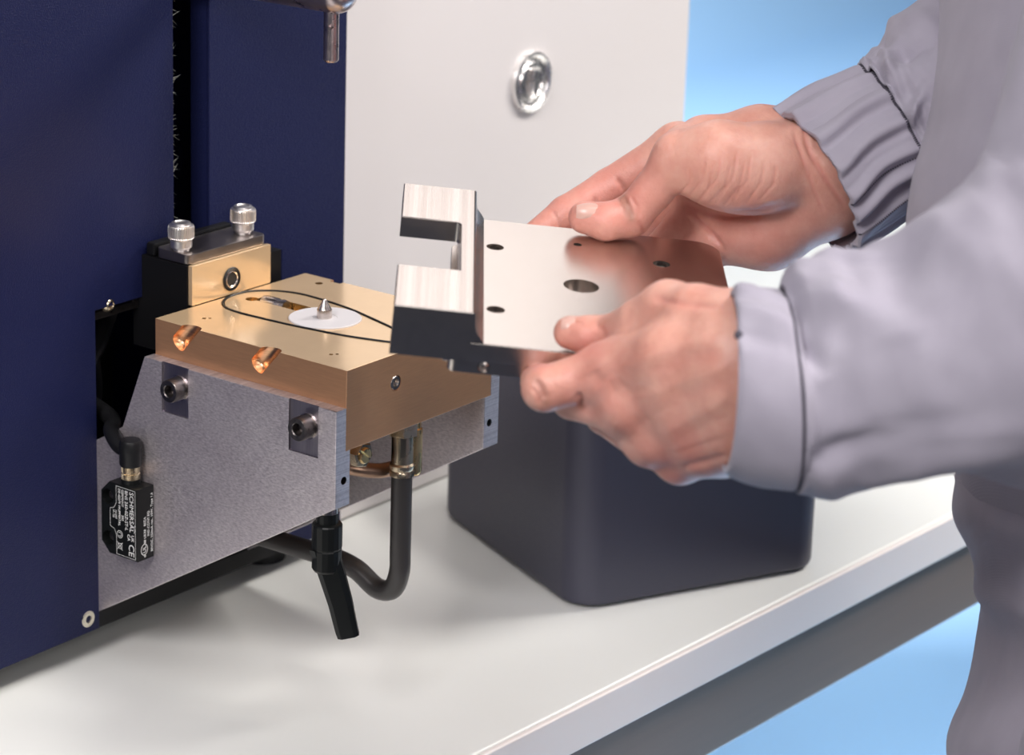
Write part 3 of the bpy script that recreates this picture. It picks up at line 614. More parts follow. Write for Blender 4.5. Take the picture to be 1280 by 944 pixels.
bm = BM(); prism(bm, rrect(-0.0585, -0.0775, 0.048, 0.060, 0.004, 4), lambda u, v_, d: uvh(u, v_, d), -0.0148, -0.0084, 0.0005); lw = obj('lower_block', bm, M['plate_metal'], cp)
b2 = BM(); cyl(b2, uvh(-0.0430, -0.082, -0.0114), uvh(-0.0430, -0.0745, -0.0114), 0.0026, 20); bool_cut(lw, [(b2, None)])
bm = BM(); lathe(bm, uvh(-0.0430, -0.0752, -0.0114), PBM @ Vector((0, -1, 0)), [(0, 0), (0.0023, 0), (0.0023, 0.0018), (0.0012, 0.0022), (0.0008, 0.0012), (0, 0.0011)], 20); obj('grub_screw', bm, M['steel'], lw)
bm = BM(); lathe(bm, uvh(-0.0583, -0.0700, -0.0114), PBM @ Vector((-1, 0, 0)), [(0, 0), (0.0018, 0), (0.0018, 0.0018), (0.0010, 0.0026), (0, 0.0026)], 16); obj('spring_pin', bm, M['steel'], lw)
#PERSON#
# ------------------------------------------------------------------ person: distance-field modelling
def camP(px, py, d):      # point at distance d along the view axis, metric camera frame (right, down, depth)
    return np.array(((px - CX) * d / FPX, (py - CY) * d / FPX, d))
def cam2w(V):             # (n,3) camera frame -> world
    V = np.asarray(V, float); return CAM + V[:, [0]] * CR[0] - V[:, [1]] * CR[1] + V[:, [2]] * CR[2]
def W(px, py, d): return Vector(cam2w(camP(px, py, d)[None])[0])
PN = np.array(PBM.col[2]); POn = np.array(PO)
def dplate(px, py, h):    # view distance at which the pixel ray is h above the plate's top face
    r = CR[2] + (px - CX) / FPX * CR[0] - (py - CY) / FPX * CR[1]
    return float((POn + PN * h - CAM) @ PN / (r @ PN))
class Field:
    def __init__(s, lo, hi, h):
        s.lo = np.array(lo, np.float32); s.h = h; s.n = np.ceil((np.array(hi) - lo) / h).astype(int) + 1
        s.F = np.full(s.n, 0.05, np.float32)
    def sub(s, lo, hi):
        i0 = np.clip(np.floor((np.array(lo) - s.lo) / s.h).astype(int), 0, s.n - 1); i1 = np.clip(np.ceil((np.array(hi) - s.lo) / s.h).astype(int) + 1, 1, s.n)
        ax = [s.lo[k] + s.h * np.arange(i0[k], i1[k], dtype=np.float32) for k in range(3)]
        return tuple(slice(i0[k], i1[k]) for k in range(3)), np.meshgrid(*ax, indexing='ij', sparse=True)
    def blend(s, sl, d, k):
        f = s.F[sl]
        if k <= 0: s.F[sl] = np.minimum(f, d); return
        hh = np.maximum(k - np.abs(f - d), 0) / k
        s.F[sl] = np.minimum(f, d) - hh * hh * hh * k / 6
    def cone(s, a, b_, ra, rb, k=0.004):
        a = np.asarray(a, np.float32); b_ = np.asarray(b_, np.float32); R_ = max(ra, rb) + k + 0.006
        sl, (x, y, z) = s.sub(np.minimum(a, b_) - R_, np.maximum(a, b_) + R_)
        ba = b_ - a; l2 = float(ba @ ba) + 1e-12
        t = ((x - a[0]) * ba[0] + (y - a[1]) * ba[1] + (z - a[2]) * ba[2]) / l2; t = np.clip(t, 0, 1)
        d = np.sqrt((x - a[0] - t * ba[0]) ** 2 + (y - a[1] - t * ba[1]) ** 2 + (z - a[2] - t * ba[2]) ** 2) - (ra + t * (rb - ra))
        s.blend(sl, d, k)
    def chain(s, pts, rs, k=0.004):
        for i in range(len(pts) - 1): s.cone(pts[i], pts[i + 1], rs[i], rs[i + 1], k)
    def ell(s, c, axes, rad, k=0.006):
        c = np.asarray(c, np.float32); R_ = max(rad) + k + 0.006; sl, (x, y, z) = s.sub(c - R_, c + R_)
        q = 0; g = 0
        for A, r in zip(axes, rad):
            A = np.asarray(A, np.float32); A = A / np.linalg.norm(A); p_ = (x - c[0]) * A[0] + (y - c[1]) * A[1] + (z - c[2]) * A[2]
            q = q + (p_ / r) ** 2; g = g + (p_ / (r * r)) ** 2
        k0 = np.sqrt(q); d = k0 * (k0 - 1) / np.maximum(np.sqrt(g), 1e-6); s.blend(sl, d.astype(np.float32), k)
    def mesh(s):
        F = s.F; ins = F < 0; n = F.shape
        c = np.zeros((n[0] - 1, n[1] - 1, n[2] - 1), np.int8)
        for i in (0, 1):
            for j in (0, 1):
                for k in (0, 1): c += ins[i:n[0] - 1 + i, j:n[1] - 1 + j, k:n[2] - 1 + k]
        act = (c > 0) & (c < 8); idx = np.argwhere(act); vid = np.full(act.shape, -1, np.int64); vid[act] = np.arange(len(idx))
        acc = np.zeros((len(idx), 3)); cnt = np.zeros(len(idx))
        for ax in range(3):
            o1, o2 = [q_ for q_ in range(3) if q_ != ax]
            for e1 in (0, 1):
                for e2 in (0, 1):
                    p0 = idx.copy(); p0[:, o1] += e1; p0[:, o2] += e2; p1 = p0.copy(); p1[:, ax] += 1
                    f0 = F[tuple(p0.T)]; f1 = F[tuple(p1.T)]; m_ = (f0 < 0) != (f1 < 0)
                    t = np.where(m_, f0 / np.where(m_, f0 - f1, 1), 0); pt = p0.astype(float); pt[:, ax] += t
                    acc[m_] += pt[m_]; cnt[m_] += 1
        V = s.lo + s.h * acc / cnt[:, None]; Q = []
        for ax in range(3):
            o1, o2 = (ax + 1) % 3, (ax + 2) % 3
            a = np.take(ins, range(n[ax] - 1), ax); b_ = np.take(ins, range(1, n[ax]), ax); e = np.argwhere(a != b_)
            e = e[(e[:, o1] > 0) & (e[:, o2] > 0) & (e[:, o1] < n[o1] - 1) & (e[:, o2] < n[o2] - 1)]
            fl = ins[tuple(e.T)]; q_ = []
            for d1, d2 in ((-1, -1), (0, -1), (0, 0), (-1, 0)):
                p_ = e.copy(); p_[:, o1] += d1; p_[:, o2] += d2; q_.append(vid[tuple(p_.T)])
            q_ = np.stack(q_, 1); q_[~fl] = q_[~fl][:, ::-1]; Q.append(q_)
        return V, np.concatenate(Q)
def normals_of(V, Q):
    n = np.cross(V[Q[:, 2]] - V[Q[:, 0]], V[Q[:, 3]] - V[Q[:, 1]]); N = np.zeros_like(V)
    for k in range(4): np.add.at(N, Q[:, k], n)
    return N / np.maximum(np.linalg.norm(N, axis=1, keepdims=True), 1e-12)
def pxof(V): return np.stack((CX + FPX * V[:, 0] / V[:, 2], CY + FPX * V[:, 1] / V[:, 2]), 1)
def seg_dist(P_, pts):
    best = np.full(len(P_), 1e9); par = np.zeros(len(P_)); tot = len(pts) - 1
    for i in range(tot):
        a, b_ = np.array(pts[i], float), np.array(pts[i + 1], float); ba = b_ - a
        t = np.clip(((P_ - a) @ ba) / (ba @ ba), 0, 1); d = np.linalg.norm(P_ - a - t[:, None] * ba, axis=1)
        m_ = d < best; best[m_] = d[m_]; par[m_] = (i + t[m_]) / tot
    return best, par
def wrinkles(V, Q, lines):
    """lines: (pts in photo pixels, width px, depth m, (dmin, dmax)) pressed along the surface normal; a negative depth raises a ridge"""
    N = normals_of(V, Q); P_ = pxof(V); front = np.clip(-(N[:, 2]) * 3, 0, 1); off = np.zeros(len(V)); red = np.zeros(len(V))
    for pts, wd, dp, rg in lines:
        d, t = seg_dist(P_, pts); m_ = front * np.exp(-(d / wd) ** 2) * np.clip(np.minimum(t, 1 - t) * 6 + 0.15, 0, 1)
        m_ *= ((V[:, 2] > rg[0]) & (V[:, 2] < rg[1])); off += dp * m_
        if dp > 0: red = np.maximum(red, m_ * min(1, dp / 0.0008))
    return V - N * off[:, None], red, front
nz = lambda a: np.asarray(a, float)
# ---- the right hand (far side of the plate)
def px_lo_hi(pts, pad):
    A = np.array(pts); return A.min(0) - pad, A.max(0) + pad
def far_hand():
    P = camP
    tt = P(731, 272, dplate(731, 272, 0.0088)); t1 = P(757, 277, dplate(757, 277, 0.0088)); ti = P(789, 270, dplate(789, 270, 0.0115))
    tm1 = P(815, 240, 1.238); tm = P(848, 197, 1.232); tc = P(930, 196, 1.230); wr = P(1030, 208, 1.238)
    wr2 = P(1120, 160, 1.245)
    im = P(848, 186, 1.276); ip = P(762, 237, 1.285); idp = P(708, 268, 1.283); it = P(668, 298, 1.280)
    k = dict(all=1)
    pts = [tt, it, P(660, 120, 1.2), P(1190, 420, 1.33), P(900, 380, 1.2)]
    lo, hi = px_lo_hi(pts, 0.012); F = Field(lo, hi, 0.00085)
    # palm and wrist
    F.chain([P(880, 184, 1.262), P(950, 178, 1.256), P(1015, 186, 1.250), wr2], [0.013, 0.0165, 0.0185, 0.022], 0.012)      # radial side
    F.chain([P(868, 215, 1.275), P(950, 215, 1.262), wr, wr2], [0.012, 0.0165, 0.021, 0.024], 0.012)
    F.chain([P(880, 258, 1.274), P(960, 262, 1.262), P(1036, 232, 1.247), wr2], [0.0115, 0.017, 0.0215, 0.022], 0.012)
    F.chain([P(900, 300, 1.268), P(960, 288, 1.258), P(1028, 242, 1.247), wr2], [0.0125, 0.0180, 0.0190, 0.02], 0.012)      # little-finger side
    # fingers, curled under the plate
    F.chain([im, ip], [0.0118, 0.0102], 0.006); F.chain([ip, idp], [0.0102, 0.0090], 0.003); F.chain([idp, it], [0.0090, 0.0078], 0.003)
    F.cone(im, P(900, 200, 1.262), 0.0118, 0.015, 0.01)
    h_ = -0.026
    for a, b_, c, d_ in (((866, 222, 1.280), (790, 300), (735, 318), (700, 330)), ((882, 258, 1.279), (812, 330), (762, 345), (730, 355)), ((900, 292, 1.272), (845, 350), (806, 362), (780, 372))):
        q0 = P(*a); q1 = P(*b_, dplate(*b_, h_)); q2 = P(*c, dplate(*c, h_ + 0.001)); q3 = P(*d_, dplate(*d_, h_ + 0.002))
        F.chain([q0, q1], [0.0112, 0.0095], 0.006); F.chain([q1, q2, q3], [0.0095, 0.0086, 0.0076], 0.002)
    # thumb and its ball
    F.chain([tt, t1, ti], [0.0078, 0.0090, 0.0092], 0.003)
    F.chain([ti, tm1, tm], [0.0096, 0.0092, 0.0112], 0.005)
    F.chain([tm, P(895, 200, 1.226), P(960, 205, 1.230), P(1010, 205, 1.238)], [0.0112, 0.0175, 0.0185, 0.018], 0.010)
    F.ell(P(915, 222, 1.228), (nz((1, .25, 0)), nz((-.25, 1, 0)), nz((0, 0, 1))), (0.030, 0.0165, 0.016), 0.010)
    F.cone(P(855, 182, 1.245), P(880, 180, 1.255), 0.010, 0.013, 0.012)
    V, Q = F.mesh(); rg = (1.0, 1.262)
    L = []
    # creases over the thumb joint
    for dx, wd, dp in ((0, 2.6, .0011), (9, 2.2, .0009), (-8, 2.2, .0006)): L.append(([(779 + dx, 246), (786 + dx, 258), (791 + dx, 272)], wd, dp, (1.0, 1.246)))
    L.append(([(797, 276), (803, 283), (806, 292)], 2.5, .0008, (1, 1.26)))
    L.append(([(722, 258), (734, 261), (748, 268)], 1.8, .0004, (1, 1.26)))
    # fan of fine lines on the ball of the thumb
    for i, (x0, y0, x1, y1) in enumerate(((862, 210, 846, 246), (882, 196, 858, 250), (902, 190, 876, 252), (922, 188, 893, 256), (940, 190, 912, 258), (956, 196, 932, 256), (970, 205, 950, 250), (892, 200, 866, 262), (914, 204, 884, 258), (932, 200, 902, 262))):
        xm, ym = (x0 + x1) / 2 + 8, (y0 + y1) / 2 + 2
        L.append(([(x0, y0), (xm, ym), (x1, y1)], 1.7, .00042, (1, 1.3)))
    # edge of the ball of the thumb, palm lines, wrist
    L.append(([(846, 252), (868, 264), (905, 270), (945, 268), (976, 256)], 5, .0020, (1, 1.3)))
    L.append(([(852, 258), (872, 275), (890, 292), (905, 312)], 3.5, .0012, (1, 1.3)))
    L.append(([(1000, 150), (1012, 190), (1034, 228), (1058, 262)], 3.0, .0010, (1, 1.3)))
    L.append(([(990, 160), (1004, 200), (1018, 240), (1030, 268)], 2.4, .0006, (1, 1.3)))
    L.append(([(985, 160), (1005, 165), (1020, 172)], 6, -.0010, (1, 1.3)))
    # finger creases
    L.append(([(770, 222), (782, 238), (796, 254)], 3, .0012, (1.25, 1.4))); L.append(([(742, 246), (748, 262), (752, 280)], 2.6, .0010, (1.25, 1.4)))
    L.append(([(690, 264), (697, 276), (702, 290)], 2.2, .0008, (1.25, 1.4)))
    V, red, fr = wrinkles(V, Q, L)
    P_ = pxof(V); gr = np.zeros(len(V)); rd = 0.45 * red
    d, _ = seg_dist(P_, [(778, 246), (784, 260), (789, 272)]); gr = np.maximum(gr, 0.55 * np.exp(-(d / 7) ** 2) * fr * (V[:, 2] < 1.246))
    for c, r, a in (((760, 240), 70, .5), ((700, 270), 45, .45), ((760, 285), 26, .35), ((940, 300), 60, .35), ((840, 245), 20, .2), ((1000, 285), 40, .2)):
        rd = np.maximum(rd, a * np.exp(-np.sum((P_ - c) ** 2, 1) / (r * r)))
    return V, Q, rd, gr
# ---- the left hand (near side of the plate)
def near_hand():
    P = camP
    tt = P(713, 416, dplate(713, 416, 0.0080)); ti = P(762, 421, dplate(762, 421, 0.0105)); tm = P(836, 388, 1.072); tc = P(905, 408, 1.050)
    im = P(756, 466, 1.080); ip = P(681, 486, 1.084); idp = P(676, 478, 1.112); it = P(700, 462, 1.132)
    mm_ = P(780, 512, 1.080); rm = P(812, 550, 1.082); pm = P(850, 574, 1.084); wr = P(965, 480, 1.035)
    lo, hi = px_lo_hi([P(640, 360, 1.0), P(1060, 640, 1.17), P(650, 340, 1.17), P(1060, 640, 1.0)], 0.004); F = Field(lo, hi, 0.00085)
    # back of the hand: one bone per finger
    F.chain([im, P(840, 448, 1.052), P(920, 442, 1.036), P(1010, 450, 1.03)], [0.0118, 0.0140, 0.0170, 0.019], 0.010)
    F.chain([mm_, P(855, 490, 1.054), P(925, 478, 1.037), P(1010, 470, 1.03)], [0.0120, 0.0140, 0.0175, 0.020], 0.010)
    F.chain([rm, P(872, 525, 1.057), P(930, 510, 1.041), P(1010, 490, 1.03)], [0.0112, 0.0135, 0.0170, 0.019], 0.010)
    F.chain([pm, P(890, 552, 1.062), P(935, 535, 1.046), P(1010, 505, 1.035)], [0.0098, 0.0130, 0.0165, 0.018], 0.010)
    F.chain([P(775, 470, 1.104), P(850, 480, 1.085), P(930, 480, 1.06), P(1010, 480, 1.04)], [0.010, 0.014, 0.018, 0.02], 0.012)      # palm
    F.chain([P(850, 560, 1.100), P(905, 555, 1.078), P(950, 530, 1.055)], [0.010, 0.0125, 0.014], 0.010)                               # heel of the hand
    # thumb
    F.chain([tt, P(738, 420, dplate(738, 420, .0090)), ti], [0.0072, 0.0084, 0.0084], 0.003)
    F.chain([ti, P(800, 402, 1.080), tm], [0.0088, 0.0090, 0.0112], 0.005)
    F.chain([tm, P(872, 396, 1.056), P(920, 412, 1.044), P(1000, 440, 1.034)], [0.0112, 0.0120, 0.0150, 0.018], 0.010)
    F.chain([P(840, 415, 1.070), P(800, 440, 1.080), im], [0.012, 0.0085, 0.0095], 0.012)      # web between thumb and forefinger
    # fingers
    F.chain([im, ip], [0.0108, 0.0094], 0.006); F.chain([ip, idp], [0.0094, 0.0084], 0.003); F.chain([idp, it], [0.0084, 0.0074], 0.002)
    for a, b_, c, d_ in ((mm_, (716, 498, 1.100), (704, 484, 1.130), (725, 468, 1.150)), (rm, (758, 518, 1.118), (738, 494, 1.142), (755, 474, 1.160)), (pm, (810, 552, 1.112), (782, 522, 1.136), (790, 496, 1.150))):
        F.chain([a, P(*b_)], [0.0104, 0.0090], 0.005); F.chain([P(*b_), P(*c), P(*d_)], [0.0090, 0.0080, 0.0070], 0.002)
    # knuckles
    for c, r in ((P(764, 472, 1.071), .0085), (P(782, 508, 1.070), .0092), (P(818, 548, 1.073), .008)): F.cone(c, c + 1e-4, r, r, 0.010)
    V, Q = F.mesh(); A = (0.9, 1.3); L = []
    L.append(([(722, 492), (728, 502), (724, 512)], 4, .0016, A))
    L.append(([(738, 464), (744, 474), (752, 482)], 11, .0015, A))
    L.append(([(668, 474), (676, 486), (682, 500)], 5, .0012, A)); L.append(([(664, 484), (671, 494), (676, 506)], 3, .0007, A))
    L.append(([(744, 405), (752, 413), (756, 424)], 4, .0010, A)); L.append(([(758, 400), (752, 412), (745, 424)], 2.5, .0006, A))
    L.append(([(700, 399), (716, 402), (730, 405)], 2, .0004, A))
    for ln in ([(768, 462), (830, 438), (905, 420)], [(790, 504), (850, 478), (915, 455)], [(824, 544), (870, 518), (915, 495)]): L.append((ln, 8, -.0005, A))
    for ln in ([(800, 470), (860, 450), (905, 440)], [(812, 520), (862, 495), (910, 476)], [(838, 556), (880, 535), (912, 520)]): L.append((ln, 9, .0004, A))
    L.append(([(762, 490), (772, 488), (782, 480)], 10, .0007, A)); L.append(([(792, 532), (802, 530), (812, 522)], 10, .0007, A))
    L.append(([(850, 585), (880, 578), (908, 570)], 5, .0008, A)); L.append(([(846, 566), (880, 556), (905, 548)], 4, .0003, A))
    L.append(([(815, 372), (850, 380), (900, 384)], 5, .0007, A))
    V, red, fr = wrinkles(V, Q, L)
    P_ = pxof(V); rd = 0.35 * red; gr = np.zeros(len(V))
    d, _ = seg_dist(P_, [(668, 472), (676, 486), (682, 502)]); gr = np.maximum(gr, 0.30 * np.exp(-(d / 7) ** 2) * fr)  # crease shadow at the forefinger joint, painted into the skin colour
    for c, r, a in (((745, 490), 55, .38), ((790, 525), 40, .3), ((840, 575), 55, .55), ((735, 430), 30, .5), ((670, 452), 22, .5), ((765, 540), 30, .3)):
        rd = np.maximum(rd, a * np.exp(-np.sum((P_ - c) ** 2, 1) / (r * r)))
    return V, Q, rd, gr
# ---- the rest of the body, inside the clothes
SHN, SHF = camP(1500, -260, 1.02), camP(1500, -150, 1.42)
ELN, ELF = camP(1395, 395, 0.985), camP(1330, 40, 1.30)
TW = [(1530, -420, 1.21), (1530, 0, 1.20), (1530, 420, 1.20), (1550, 760, 1.20), (1545, 960, 1.20)]
def rest():
    F = Field(camP(930, -560, .95) + (0, 0, -.12), camP(1800, 1100, 1.25) + (0, 0.02, .32), 0.007)
    P = camP
    F.chain([P(960, 478, 1.035), P(1100, 460, 1.02), ELN, SHN], [0.018, 0.030, 0.034, 0.042], 0.02)
    F.chain([P(1090, 172, 1.245), P(1180, 120, 1.262), ELF, SHF], [0.018, 0.030, 0.034, 0.042], 0.02)
    F.chain([P(*q) for q in TW], [0.045, 0.06, 0.06, 0.06, 0.06], 0.02)
    for dz in (-0.07, 0.07): F.chain([P(*q) + (0, 0, dz) for q in TW], [0.04, 0.055, 0.055, 0.055, 0.055], 0.02)
    F.cone(SHN, SHF, 0.05, 0.05, 0.05)
    return F.mesh()
per = thing('person', (0.26, -0.42, -0.95), 'person in grey workwear with gathered cuffs, holding the steel cover plate', 'person')
Vs, Qs, RD, GR, off = [], [], [], [], 0
for fn in (far_hand, near_hand, rest):
    r_ = fn(); V, Q = r_[0], r_[1]
    Vs.append(V); Qs.append(Q + off); off += len(V); RD.append(r_[2] if len(r_) > 2 else np.zeros(len(V))); GR.append(r_[3] if len(r_) > 2 else np.zeros(len(V)))
V = cam2w(np.concatenate(Vs)); Q = np.concatenate(Qs)
def mesh_np(name, V, Q):
    me = bpy.data.meshes.new(name); me.vertices.add(len(V)); me.vertices.foreach_set('co', np.asarray(V, np.float32).ravel())
    me.loops.add(Q.size); me.loops.foreach_set('vertex_index', Q.astype(np.int32).ravel()); me.polygons.add(len(Q))
    me.polygons.foreach_set('loop_start', np.arange(0, Q.size, Q.shape[1], dtype=np.int32)); me.update(calc_edges=True); me.validate(); return me
# the camera frame (right, down, depth) is right-handed, so faces keep their winding
me = mesh_np('body', V, Q)
for nm, arr in (('redness', RD), ('grime_and_shade', GR)):
    at_ = me.attributes.new(nm, 'FLOAT', 'POINT'); at_.data.foreach_set('value', np.clip(np.concatenate(arr), 0, 1).astype(np.float32))
bodyo = obj_mesh('body', me, M['skin'], per, smooth=180)
# fingernails
def nail(c, ax, nrm, L, wd, lift):
    ax = Vector(ax).normalized(); nrm = Vector(nrm); nrm = (nrm - ax * nrm.dot(ax)).normalized(); sd = ax.cross(nrm)
    bm = BM(); G = []
    for i in range(9):
        row = []
        for j in range(9):
            u = (i / 8 - .5) * 2; v_ = (j / 8 - .5) * 2
            sc = wd * (1 - 0.25 * max(0, u) ** 3 - .28 * max(0, -u) ** 3); row.append(bm.verts.new(Vector(c) + ax * (u * L) + sd * (v_ * sc) + nrm * (lift - 0.0030 * v_ * v_ - 0.0012 * u * u)))
        G.append(row)
    for i in range(8):
        for j in range(8): bm.faces.new((G[i][j], G[i + 1][j], G[i + 1][j + 1], G[i][j + 1]))
    r = bmesh.ops.extrude_face_region(bm, geom=bm.faces[:]); bmesh.ops.translate(bm, vec=-nrm * 0.0012, verts=[e for e in r['geom'] if isinstance(e, bmesh.types.BMVert)])
    return obj('fingernail', bm, M['nail'], bodyo, smooth=60)
def c2w_dir(v_): return Vector(CR[0]) * v_[0] - Vector(CR[1]) * v_[1] + Vector(CR[2]) * v_[2]
nail(W(738, 264, dplate(731, 272, 0.0088) - 0.0052), c2w_dir((-1, -.05, .05)), c2w_dir((.1, -.72, -.7)), 0.0066, 0.0048, 0.0036)
nail(W(718, 408, dplate(713, 416, 0.008) - 0.0030), c2w_dir((-1, -.1, .05)), c2w_dir((.1, -.9, -.42)), 0.0056, 0.0044, 0.0041)

# ---- clothes
def loft(rings, nt=96, ns=90, fold=None, th=0.0016, close_end=False):
    """rings: (centre, half-axis up, half-axis across) in the camera frame; smooth interpolation along them"""
    R_ = np.array([np.concatenate(r) for r in rings], float); n = len(R_); T = np.linspace(0, n - 1, ns); out = []
    for t in T:
        i = min(int(t), n - 2); f = t - i; p0, p1, p2, p3 = R_[max(i - 1, 0)], R_[i], R_[i + 1], R_[min(i + 2, n - 1)]
        out.append(0.5 * (2 * p1 + (p2 - p0) * f + (2 * p0 - 5 * p1 + 4 * p2 - p3) * f * f + (3 * p1 - p0 - 3 * p2 + p3) * f ** 3))
    out = np.array(out); S = T / (n - 1); TH = np.linspace(0, 2 * math.pi, nt, endpoint=False)
    c = out[:, None, 0:3]; up = out[:, None, 3:6]; ac = out[:, None, 6:9]
    ct, st = np.cos(TH)[None, :, None], np.sin(TH)[None, :, None]
    D = up * ct + ac * st; ln = np.linalg.norm(D, axis=2, keepdims=True)
    dsp = fold(np.broadcast_to(S[:, None], (ns, nt)), np.broadcast_to(TH[None], (ns, nt))) if fold else np.zeros((ns, nt))
    outer = c + D * (1 + dsp[:, :, None] / ln); inner = c + D * (1 + (dsp[:, :, None] - th) / ln)
    V = np.concatenate((outer.reshape(-1, 3), inner.reshape(-1, 3))); m_ = ns * nt; Q = []
    i, j = np.meshgrid(np.arange(ns - 1), np.arange(nt), indexing='ij'); j2 = (j + 1) % nt
    q = np.stack((i * nt + j, i * nt + j2, (i + 1) * nt + j2, (i + 1) * nt + j), -1).reshape(-1, 4); Q.append(q); Q.append(q[:, ::-1] + m_)
    jj = np.arange(nt); j2 = (jj + 1) % nt
    Q.append(np.stack((jj + m_, j2 + m_, j2, jj), 1)); e = (ns - 1) * nt; Q.append(np.stack((e + jj, e + j2, e + j2 + m_, e + jj + m_), 1))
    return V, np.concatenate(Q)
def cloth_noise(S, TH, fs, ft, seed, amp):
    out = np.zeros(S.shape)
    for i in range(S.shape[0]):
        for j in range(S.shape[1]):
            out[i, j] = mnoise.noise(Vector((S[i, j] * fs + seed, math.cos(TH[i, j]) * ft, math.sin(TH[i, j]) * ft + seed * .37)))
    return out * amp
def folds(S, TH, lst):
    o = np.zeros(S.shape)
    for s0, t0, s1, t1, wd, amp in lst:   # straight ridges in (s, theta)
        ds, dt = s1 - s0, t1 - t0; L2 = ds * ds + dt * dt
        for k in (-2 * math.pi, 0, 2 * math.pi):
            t = np.clip(((S - s0) * ds + (TH + k - t0) * dt) / L2, 0, 1)
            d2 = (S - s0 - t * ds) ** 2 + (TH + k - t0 - t * dt) ** 2
            o += amp * np.exp(-d2 / (wd * wd)) * (0.25 + 0.75 * np.sin(math.pi * np.clip(t, 0.06, .94)))
    return o
def ring(px, py, d, hpx, ang_deg, depth_r, tilt=0.0, turn=0.0):
    """ring centred on the pixel; hpx half height in pixels along the direction ang_deg (from image up, clockwise)"""
    c = camP(px, py, d); a = math.radians(ang_deg); h = hpx * d / FPX
    up = np.array((math.sin(a), -math.cos(a), tilt)); up /= np.linalg.norm(up)
    return c, up * h, np.array((turn, 0, -1.0)) * depth_r        # theta = 90 deg faces the camera
def put(name, VQ, parent, label=None):
    me_ = mesh_np(name, cam2w(VQ[0]), VQ[1]); o = obj_mesh(name, me_, M['twill'], parent, smooth=180, label=label); return o
def merge(parts):
    V, Q, o = [], [], 0
    for v_, q_ in parts: V.append(v_); Q.append(q_ + o); o += len(v_)
    return np.concatenate(V), np.concatenate(Q)
# near sleeve
def f_near(S, TH):
    o = cloth_noise(S, TH, 7, 1.3, 3.1, 0.0045) + cloth_noise(S, TH, 16, 2.6, 8.2, 0.0018)
    o += folds(S, TH, [(0.02, 0.1, 0.16, 0.7, .05, .005), (0.03, 0.5, 0.2, 0.9, .05, .005), (0.0, 0.9, 0.12, 1.35, .04, -.004), (0.05, -.1, .22, .45, .06, .006), (0.1, 0.2, 0.30, 1.25, .06, .004),
                       (0.16, 0.0, .3, .3, .05, .006), (.34, -.1, .44, .5, .08, .006), (0.02, 2.3, 0.28, 2.0, .10, -.004), (0.2, 2.9, .4, 2.2, .12, .005), (.3, 3.2, .5, 2.6, .1, -.005)])
    return o
near_sl = loft([ring(985, 489, 1.032, 125, -4, .046), ring(1010, 486, 1.030, 138, -6, .048), ring(1070, 468, 1.024, 140, -9, .050), ring(1150, 450, 1.012, 152, -14, .054),
                ring(1240, 428, 1.000, 185, -20, .062), ring(1330, 395, 0.990, 215, -30, .068), ring(1430, 250, 0.992, 210, -62, .068), ring(1500, -20, 1.005, 210, -75, .070), ring(1520, -330, 1.03, 200, -85, .072)], 128, 150, f_near)
def f_cuffn(S, TH):
    return folds(S, TH, [(0.0, .2, .9, .5, .12, .0036), (0.1, .6, 1., .85, .12, .0034), (0.0, .95, .8, 1.1, .1, -.0026)]) + cloth_noise(S, TH, 3, 2.0, 5, .0012) + 0.0014 * np.exp(-((S - .96) / .05) ** 2) * -1
near_cuff = loft([ring(909, 477, 1.036, 112, 2, .041), ring(916, 478, 1.036, 118, 1, .043), ring(950, 484, 1.034, 126, -1, .046), ring(990, 489, 1.031, 128, -4, .048)], 128, 40, f_cuffn, 0.0022)
# far sleeve with gathered cuff
def pleat(S, TH, n, amp, seed):
    ph = 1.2 * np.sin(TH * 3 + seed) + 0.7 * np.sin(TH * 5 + 2 * seed) + 0.5 * np.sin(S * 5 + TH * 2)
    w_ = np.sin(TH * n + ph); return amp * (np.abs(w_) ** 0.7 * np.sign(w_))
def f_cufff(S, TH):
    g = 0.55 + 0.45 * np.sin(np.pi * np.clip(S, 0, 1)); return pleat(S, TH, 15, .0020, 1.0) * g + pleat(S, TH, 27, .0006, 2.2) - .0024 * np.exp(-((S - 1) / .06) ** 2) + cloth_noise(S, TH, 3, 2.0, 2, .002)
far_cuff = loft([ring(1013, 228, 1.246, 98, -27, .041, 0, .20), ring(1021, 223, 1.246, 101, -28, .0425, 0, .18), ring(1075, 192, 1.246, 98, -28, .042), ring(1124, 167, 1.249, 96, -27, .043)], 240, 60, f_cufff, 0.0022)
def f_far(S, TH):
    g = np.exp(-S * 7); return pleat(S, TH, 15, .0022, 1.0) * g + cloth_noise(S, TH, 10, 1.6, 11, .0055) + cloth_noise(S, TH, 22, 3, 4, .0016) + \
        folds(S, TH, [(0.02, 5.6, .16, 6.0, .05, .006), (0.03, 0.2, .2, .1, .05, -.005), (0.05, 0.9, .2, .5, .06, .006), (.02, 1.5, .2, 1.25, .05, .006), (.02, 2.0, .22, 1.8, .06, -.005), (0.1, .5, .3, .9, .06, -.005)])
far_sl = loft([ring(1121, 168, 1.249, 95, -27, .0430), ring(1140, 156, 1.252, 106, -27, .047), ring(1185, 128, 1.260, 122, -28, .053), ring(1260, 80, 1.28, 135, -30, .058), ring(1340, 20, 1.305, 150, -40, .062), ring(1440, -110, 1.36, 170, -60, .066), ring(1500, -250, 1.41, 175, -80, .068)], 200, 110, f_far)
